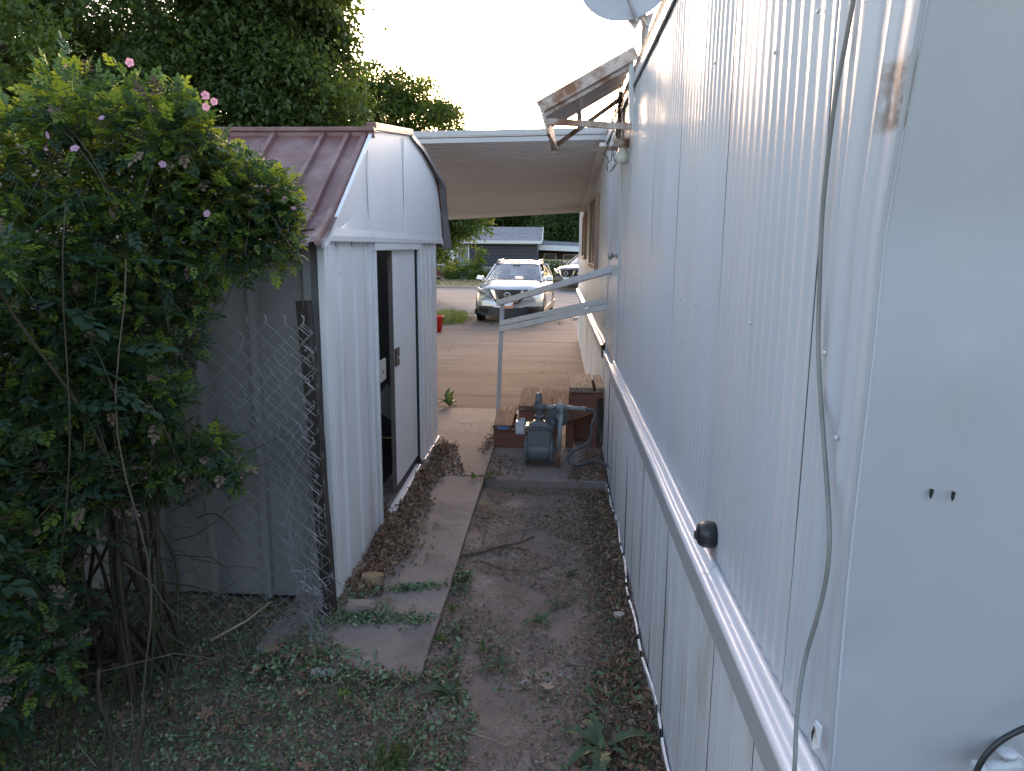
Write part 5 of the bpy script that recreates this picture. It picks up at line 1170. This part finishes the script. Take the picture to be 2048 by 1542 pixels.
# tall green shoots standing out in front of the bush
for i, (x0, y0, x1, y1, z1, hh) in enumerate([(-1.75,2.25,-1.55,2.3,1.93,1),(-1.5,2.35,-1.40,2.35,1.75,1),(-1.80,2.0,-1.83,2.0,1.2,0)]):
    shoot = empty('green_shoot', (x0,y0,0), ['tall pale stem with large leaflets rising in front of the rose bush','thin pale reddish stem leaning right in front of the rose bush','low leafy stem at the left edge below the rose bush'][i], 'plant')
    pts = arc((x0,y0,0),(x1,y1,z1),0,12,.05); b = MB(); b.tube(pts, [.0042*(1-.5*k/12) for k in range(13)], 6); b.build('stem', m_cane if i != 1 else m_barkp, shoot)
    for k in range(3,13):
        if i == 1 and k < 9: continue
        for sg in (-1,1):
            o = bpy.data.objects.new('leaf', lm[(k % 4, 2)] if (k % 4,2) in lm else list(lm.values())[0]); C.objects.link(o); o.parent = shoot; o.location = pts[k]-ORG[shoot]; s_ = rr_.uniform(.12,.17); o.scale = (s_,s_,s_)
            o.rotation_euler = (R(rr_.uniform(-30,10)), R(rr_.uniform(-20,20)), R(sg*-75+rr_.uniform(-25,25)))
# cut stubs near the bush foot
for i, (x, y, h, lx) in enumerate([(-1.62,2.62,.62,.04),(-1.53,2.2,.36,-.02),(-1.33,2.05,.34,.02)]):
    b = MB(); pts = arc((x,y,-.03),(x+lx,y+.02,h),0,6,.012); b.tube(pts, [.008,.0075,.007,.007,.0065,.006,.006], 7)
    tag(b.build('cut_stem', m_canegreen if i == 0 else m_cane), ['upright green cut stem in front of the shed side','brown cut stem with a bleached tip at lower left','thin dark cut stem standing in the lower left litter'][i], 'stem')

# ---------------------------------------------------------------- litter, weeds, stones
def litter(name, q, size, T, mats, wts, seed, tilt=.35, lift=.01, zf=None, stretch=None, mound=None):
    rg = np.random.default_rng(seed); n = len(q); z = (zf(q[:,0], q[:,1]) if zf is not None else ground_z(q[:,0], q[:,1]))
    z = z+rg.random(n)*lift+.002
    if mound is not None: z = z+mound(q)*rg.random(n)
    sc = size*rg.uniform(.45,1.35,n); s3 = np.stack([sc*rg.uniform(.6,1.2,n), sc, sc],-1)
    if stretch: s3 = s3*np.array(stretch)
    return tag(batch(name, T[0], T[1], np.stack([q[:,0],q[:,1],z],-1), rotmats(n, tilt, rg), s3, mats, rg.choice(len(mats), n, p=wts)), kind='stuff')
def patchy(q, sc, th, seed):
    v = np.array([mnoise.noise(Vector((a*sc+seed, b_*sc, seed))) for a, b_ in q]); return q[v > th]
def path_z(x, y):
    on = (y > 2.86) & (x < -.548) & (x > -1.25); return np.where(on, .0, ground_z(x, y))
DIRT = [(-.545,1.0),(.42,1.0),(.42,5.54),(-.545,5.54)]
LEFT = [(-3.2,.8),(-.5,.8),(-.545,2.83),(-1.2,2.86),(-1.12,3.46),(-3.2,3.46)]
# dirt strip: small debris, straw, crumbs
q = at_scatter(16000, DIRT); q = patchy(q, 2.2, -.12, 3); litter('ground_debris', q, .018, LEAF4, [m_dry3,m_dry1,m_dry2,m_clip], [.4,.33,.15,.12], 51, .4, .008)
q = at_scatter(9000, DIRT); q = patchy(q, 3.5, .02, 8); litter('straw_debris', q, .03, STICK, [m_straw,m_dry1,m_dry3], [.35,.4,.25], 52, .15, .012, stretch=(.07,1.2,1))
q = np.stack([.415-np.abs(rng.normal(0,.09,2600)), rng.uniform(1,5.5,2600)], -1); litter('leaf_litter_wall', q, .024, CURL, [m_dry1,m_dry2,m_dry3,m_clip], [.35,.15,.4,.1], 53, .6, .015)
q = at_scatter(420, DIRT); litter('pebbles', q, .0065, ([(1,0,0),(0,1,0),(-1,0,0),(0,-1,0),(0,0,.8)],[(0,1,4),(1,2,4),(2,3,4),(3,0,4)]), [m_rock,m_kerb], [.6,.4], 54, .1, .001)
# left ground: dense small green clippings and leaves
q = at_scatter(72000, LEFT); litter('leaf_clippings', q, .017, LEAF6, [m_clip,m_clip2,m_dry3,m_dry1,m_r1], [.36,.14,.2,.18,.12], 55, .6, .035)
q = at_scatter(2600, LEFT); litter('dry_stems', q, .07, STICK, [m_straw,m_dry1,m_clip2,m_cane], [.12,.3,.2,.38], 56, .25, .04, stretch=(.035,1.4,1))
q = at_scatter(700, LEFT); litter('fallen_leaves', q, .05, LOBED, [m_dry1,m_dry2,m_dry3], [.5,.3,.2], 57, .45, .03)
q = np.concatenate([at_scatter(650, [(-1.25,2.78),(-.58,2.74),(-.56,2.84),(-.75,2.86),(-1.0,2.95),(-1.25,3.02)])]); litter('leaf_clippings', q, .024, LEAF6, [m_clip,m_clip2,m_dry3,m_dry1,m_r1], [.36,.14,.2,.18,.12], 59, .6, .04, lambda x,y: x*0-.005)
q = at_scatter(9500, LEFT); q = patchy(q, 2.5, -.05, 31); litter('ground_cover', q, .019, LEAF6, [m_r1,m_clip,m_w1], [.4,.3,.3], 94, .35, .07)
# clippings spilling over the path's near end, right side patches
q = at_scatter(1500, [(-1.25,2.86),(-1.0,2.87),(-.86,3.05),(-.80,3.45),(-1.0,3.75),(-1.12,3.5)]); q = patchy(q, 4, -.25, 2); litter('path_clippings', q, .022, LEAF6, [m_clip,m_clip2,m_dry3,m_dry1], [.45,.2,.2,.15], 58, .6, .02, path_z)
for (cx, cy, rx_, ry_, n_, sd_) in ((-.74,3.62,.17,.035,420,60),(-.66,3.28,.09,.05,170,61),(-.86,3.28,.16,.05,320,62),(-.98,2.93,.2,.05,120,63)):
    q = rng.normal(size=(n_,2))*np.array([rx_,ry_])*.6+np.array([cx,cy]); q[:,1] += (q[:,0]-cx)*.25; litter('path_clippings', q, .022, LEAF6, [m_clip,m_clip2,m_r3], [.5,.25,.25], sd_, .6, .016, path_z)
q = at_scatter(7000, [(-.545,1.0),(-.05,1.0),(-.15,2.2),(-.40,2.9),(-.46,3.9),(-.545,4.0)]); q = patchy(q, 3.0, -.12, 5); litter('leaf_clippings', q, .022, LEAF6, [m_clip,m_clip2,m_dry3,m_dry1,m_r1], [.34,.14,.2,.2,.12], 64, .6, .025)
q = at_scatter(4500, [(-.1,1.0),(.42,1.0),(.42,3.2),(.2,3.0)]); q = patchy(q, 2.6, 0, 6); litter('leaf_clippings', q, .026, CURL, [m_clip,m_dry1,m_dry3,m_dry2], [.3,.35,.25,.1], 65, .6, .02)
q = at_scatter(9000, DIRT); q = patchy(q, 2.0, .12, 17); litter('leaf_clippings', q, .017, LEAF6, [m_clip,m_dry3,m_dry1,m_r1], [.4,.25,.2,.15], 66, .6, .012)
q = np.stack([.415-np.abs(rng.normal(0,.12,13000)), rng.uniform(1,5.5,13000)], -1); q = q[q[:,0] > -.5]; litter('mulch', q, .014, CURL, [m_dry3,m_dry1,m_clip,m_dry2], [.5,.27,.13,.1], 67, .7, .012)
# brown leaves heaped along the shed front
def heap(cx, cy, rx_, ry_, n_, hgt, sd_, sz=.028):
    q = rng.normal(size=(n_,2))*np.array([rx_,ry_])*.5+np.array([cx,cy]); q = q[q[:,0] > SX+.0 if cx > SX else q[:,0] < 9]
    litter('leaf_heap', q, sz, CURL, [m_dry1,m_dry2,m_dry3], [.5,.22,.28], sd_, .8, .012, path_z, mound=lambda p: hgt*np.exp(-(((p[:,0]-cx)/rx_)**2+((p[:,1]-cy)/ry_)**2)))
heap(-1.0,4.35,.12,.42,1900,.045,70); heap(-.93,4.12,.13,.24,600,.03,71); heap(-.99,4.9,.12,.30,380,.03,72); heap(-1.0,5.45,.10,.35,300,.02,73,.035); heap(-1.0,6.2,.08,.4,220,.015,74,.03); heap(-1.0,3.75,.10,.25,420,.03,75); heap(-1.2,4.66,.10,.18,260,.05,76)
heap(-1.2,4.66,.08,.12,160,.08,77,.05)
q = at_scatter(900, [(-1.05,5.6),(-.7,5.6),(-.9,6.5),(-1.05,6.6)]); litter('path_debris', q, .018, CURL, [m_dry1,m_dry3], [.6,.4], 78, .5, .008, path_z)
q = at_scatter(700, [(-1.05,2.9),(-.56,2.9),(-.56,8),(-1.05,8)]); litter('path_crumbs', q, .010, LEAF4, [m_dry3,m_dry1,m_clip], [.5,.3,.2], 79, .3, .003, lambda x,y: x*0+.004)
# straw on the heap
q = rng.normal(size=(260,2))*np.array([.10,.30])+np.array([-.90,4.3]); litter('heap_straw', q, .11, STICK, [m_straw,m_dry2], [.7,.3], 80, .3, .05, path_z, stretch=(.022,1,1))
# litter on the pad: beside steps and wall
pad_z = lambda x, y: x*0-.003
q = np.concatenate([at_scatter(520, [(.10,5.56),(.41,5.56),(.41,6.5),(.28,6.4)]), at_scatter(170, [(-.54,5.57),(-.2,5.57),(-.3,6.1),(-.54,6.4)]), rng.normal(size=(110,2))*np.array([.025,.2])+np.array([-.60,6.6])]); litter('leaf_heap', q, .025, CURL, [m_dry1,m_dry2,m_dry3], [.5,.22,.28], 81, .6, .012, pad_z)
q = at_scatter(300, [(-.54,5.57),(.4,5.57),(.4,6.4),(-.54,6.4)]); litter('path_crumbs', q, .018, LEAF4, [m_dry3], [1], 82, .3, .003, pad_z)
q = at_scatter(260, [(-1.3,8.1),(.4,8.1),(.4,19),(-2.9,19)]); litter('driveway_debris', q, .03, LEAF4, [m_dry3,m_dry2,m_clip2], [.5,.3,.2], 83, .3, .004, lambda x,y: drive_z(y)+.004)

# weeds: rosettes with separate leaves
def weed_leaf_mesh(seed, lobed, m, ln=1.0):
    r = random.Random(seed); V = []; N = 9
    for i in range(N+1):
        t = i/N; w = .17*math.sin(math.pi*min(1, t*.92+.05))**.8
        if lobed: w *= (1.15 if i % 2 else .72)
        z = .30*math.sin(t*2.3)-.22*t*t; V += [(-w, t*ln, z+.05*(w/.17)), (0, t*ln, z), (w, t*ln, z+.05*(w/.17))]
    F = [[i*3+q, i*3+q+1, (i+1)*3+q+1, (i+1)*3+q] for i in range(N) for q in range(2)]
    me = bpy.data.meshes.new('leaf'); me.from_pydata(V, [], F); me.materials.append(m); me.update(); return me
wl = [weed_leaf_mesh(1, False, m_w1), weed_leaf_mesh(2, True, m_w1), weed_leaf_mesh(3, False, m_r1)]
def weed(x, y, z, n, s, kind, label, seed, up=0.3):
    r = random.Random(seed); w = empty('weed', (x,y,z), label, 'weed')
    for k in range(n):
        o = bpy.data.objects.new('leaf', wl[kind]); C.objects.link(o); o.parent = w; q = s*r.uniform(.6,1.15)
        o.scale = (q*r.uniform(.6,.9), q, q); o.rotation_euler = (R(r.uniform(-10, 60*up)), R(r.uniform(-15,15)), 2*math.pi*k/n+r.uniform(-.35,.35))
    return w
weed(-.403,2.72,-.03,8,.13,0,'broad leaf weed rosette on the dirt just right of the path corner',1)
weed(.20,2.44,-.03,6,.20,1,'largest toothed weed at lower right close to the skirting',2,.2)
weed(.06,2.26,-.03,5,.14,1,'toothed weed at the bottom edge left of the large weed',3,.2)
weed(-.055,3.36,-.03,7,.11,0,'green and brown weed in the middle of the dirt strip',4)
weed(.02,3.55,-.03,5,.09,0,'small pale weed behind the middle weed on the dirt strip',14)
weed(-.22,2.96,-.03,6,.10,0,'low weed between the path corner and the middle of the dirt',5)
weed(-.30,3.08,-.03,5,.08,2,'tiny weed tuft beside the path edge left of the middle weed',15)
weed(-.49,3.80,-.03,8,.09,0,'leafy weed growing against the path edge, nearest the slab bend',6,.6)
weed(-.50,3.45,-.03,7,.08,2,'small weed against the path edge below the leafy one',7,.6)
weed(-.515,3.15,-.03,6,.07,2,'smallest weed tucked against the path edge near its end',17,.6)
weed(-1.195,8.14,.0,9,.24,1,'upright spiky weed growing in the driveway joint',8,1.6)
weed(-.52,5.53,.0,5,.12,2,'small upright weed at the corner of the concrete pad',9,1.5)
weed(-.63,5.52,.002,4,.09,2,'thin weed beside the corner of the concrete pad on the path',10,.8)
weed(-1.6,18.1,-.12,6,.14,2,'low weed on the driveway in front of the silver car tyre',11)
weed(.06,18.6,-.13,6,.16,2,'low weed on the driveway right of the silver car',12)
weed(.10,3.9,-.03,5,.07,2,'small green weed patch at right of the dirt strip',13)
q = rng.normal(size=(160,2))*np.array([.035,.05])+np.array([-.55,2.28]); grass('grass_tuft', np.stack([q[:,0],q[:,1],q[:,0]*0-.03],-1), .13, .0016, .3, [m_r1,m_l3], [.7,.3], 91, label='thin green grass tuft at the bottom edge below the path end', cat='grass tuft')
q = at_scatter(420, LEFT); grass('ground_grass', np.stack([q[:,0],q[:,1],q[:,0]*0-.03],-1), .10, .0018, .8, [m_clip,m_r1,m_straw], [.4,.5,.1], 92, kind='stuff')
q = at_scatter(160, [(-2.2,1.6),(-1.3,1.6),(-1.2,2.6),(-2.2,2.6)]); grass('tall_grass', np.stack([q[:,0],q[:,1],q[:,0]*0-.03],-1), .40, .0025, .55, [m_r3,m_r1,m_barkp], [.3,.4,.3], 93, label='sparse tall grass blades under the rose bush', kind='stuff')

# stones
def stone(name, label, c, s, m, seed, rz=0, cat='stone'):
    V = []; F = []; n, k = 9, 7; r = random.Random(seed)
    for i in range(k+1):
        ph = math.pi*i/k
        for j_ in range(n):
            th = 2*math.pi*j_/n; d = Vector((math.sin(ph)*math.cos(th), math.sin(ph)*math.sin(th), math.cos(ph)))
            f = 1+.35*mnoise.noise(d*1.3+Vector((seed,0,0)))+.12*mnoise.noise(d*4+Vector((seed,0,0)))
            d = Vector((max(-.8,min(.8,d.x*f)), max(-.8,min(.8,d.y*f)), max(-.7,min(.62,d.z*f))))
            x, y, z = d.x*s[0], d.y*s[1], d.z*s[2]; V.append((c[0]+x*math.cos(rz)-y*math.sin(rz), c[1]+x*math.sin(rz)+y*math.cos(rz), c[2]+z+s[2]*.45))
    F = [[i*n+j_, (i+1)*n+j_, (i+1)*n+(j_+1) % n, i*n+(j_+1) % n] for i in range(k) for j_ in range(n)]
    return tag(mesh_np(name, V, F, m, None), label, cat)
stone('stone', 'yellowish lumpy stone half covered by leaves beside the shed wall', (-.97,3.66,.0), (.075,.055,.05), m_rocky, 1)
stone('stone', 'flat grey brown stone slab piece near the shed corner', (-.955,3.36,.0), (.095,.045,.045), m_rock, 2, R(12))
stone('stone', 'small pale stone lying in the middle of the dirt strip', (-.03,3.82,-.035), (.025,.018,.014), m_kerb, 3)
stone('stone', 'small square pale stone lower in the dirt strip', (-.11,2.85,-.035), (.025,.02,.012), m_kerb, 4, .4)
stone('stone', 'whitish stone beside the skirting amid leaves', (.34,3.45,-.03), (.035,.03,.02), m_kerb, 5, .2)
stone('stone', 'small pinkish stone at the near edge of the path', (-.83,2.80,-.03), (.028,.02,.02), m_rock, 6)
b = MB(); 
for i in range(5): b.hexa([Vector(p)+Vector((-1.02+.022*i,2.80+.006*(i%2),-.01)) for p in ((0,0,0),(.022,.0,.004),(.024,.03,.0),(0,.03,0),(0,.004,.022),(.02,.0,.03),(.022,.028,.024),(.002,.03,.02))])
tag(b.build('crumpled_paper', m_litterp), 'crumpled white paper scrap at the near end of the path', 'paper scrap')
b = MB(); pts = [(-.80,2.18,-.01),(-.74,2.17,.0),(-.68,2.15,-.005),(-.62,2.13,.0),(-.58,2.10,-.005)]
b.tube(pts, [.006,.012,.010,.012,.006], 5); tag(b.build('plastic_scrap', m_litterp), 'twisted pale plastic scrap in the clippings at bottom centre', 'scrap')
# big brown leaf
def bigleaf(c, s, rz, m, label):
    me = MB(); ca, sa = math.cos(rz), math.sin(rz)
    me.add([(c[0]+(x*ca-y*sa)*s, c[1]+(x*sa+y*ca)*s, c[2]+z*s+.01) for x,y,z in LOBED[0]], LOBED[1]); tag(me.build('fallen_leaf', m), label, 'leaf')
bigleaf((-1.27,2.93,.01), .085, -1.1, m_dry1, 'large reddish brown leaf left of the path end'); bigleaf((-.0,2.78,-.02), .06, .5, m_dry2, 'curled orange brown leaf in the middle of the dirt'); bigleaf((-.46,5.0,-.02), .06, 1.2, m_r2, 'pale green leaf on the dirt beside the path'); bigleaf((-.86,2.66,.0), .06, -1.4, m_r2, 'pale green leaf lying just in front of the path end')
# sticks
def stick(pts, r, label, m=m_barkp, side=()):
    b = MB(); b.tube(pts, [r*(1-.5*i/(len(pts)-1)) for i in range(len(pts))], 6)
    for s_ in side: b.tube(s_, r*.4, 5)
    tag(b.build('stick', m), label, 'stick')
stick([(-.53,4.10,-.018),(-.42,4.16,-.012),(-.33,4.23,-.008),(-.2,4.32,-.012),(-.12,4.40,-.005)], .011, 'pale forked stick lying across the dirt strip from the path edge', side=[[(-.33,4.23,-.008),(-.24,4.20,.0),(-.16,4.18,.0)],[(-.2,4.32,-.01),(-.17,4.42,.03)]])
stick([(-.42,4.03,-.015),(-.28,3.92,-.01),(-.12,3.88,-.005),(.0,3.96,.0)], .005, 'thin curved twig on the dirt below the forked stick')
stick([(-1.55,3.0,.02),(-1.42,3.10,.07),(-1.34,3.2,.12)], .008, 'yellow broken twig at the foot of the chain link fence', m_straw)
stick([(-.36,2.52,-.02),(-.24,2.46,-.01),(-.17,2.43,-.01),(-.155,2.5,.0)], .003, 'thin bleached straw bent on the dirt near the broad weed', m_straw)
stick([(.07,2.98,-.02),(.16,2.97,-.015),(.25,2.93,-.01)], .004, 'short brown twig right of the middle weed')
stick([(-.9,4.5,.02),(-.72,4.53,.012),(-.60,4.52,.012)], .004, 'thin dry stem crossing the path slab', m_straw)
stick([(-1.9,2.2,.25),(-1.6,2.25,.32),(-1.35,2.35,.35),(-1.2,2.4,.30)], .0032, 'long arching dead cane low in front of the rose bush', m_barkp)
stick([(-2.0,2.35,.95),(-1.75,2.4,.98),(-1.5,2.5,1.0)], .0035, 'horizontal pale cane across the lower rose bush', m_barkp)
stick([(-.47,2.36,.02),(-.50,2.30,-.01),(-.53,2.24,-.01)], .005, 'short pale curled stem left of the dirt strip', m_clip2)
print('scene objects', len(bpy.data.objects))
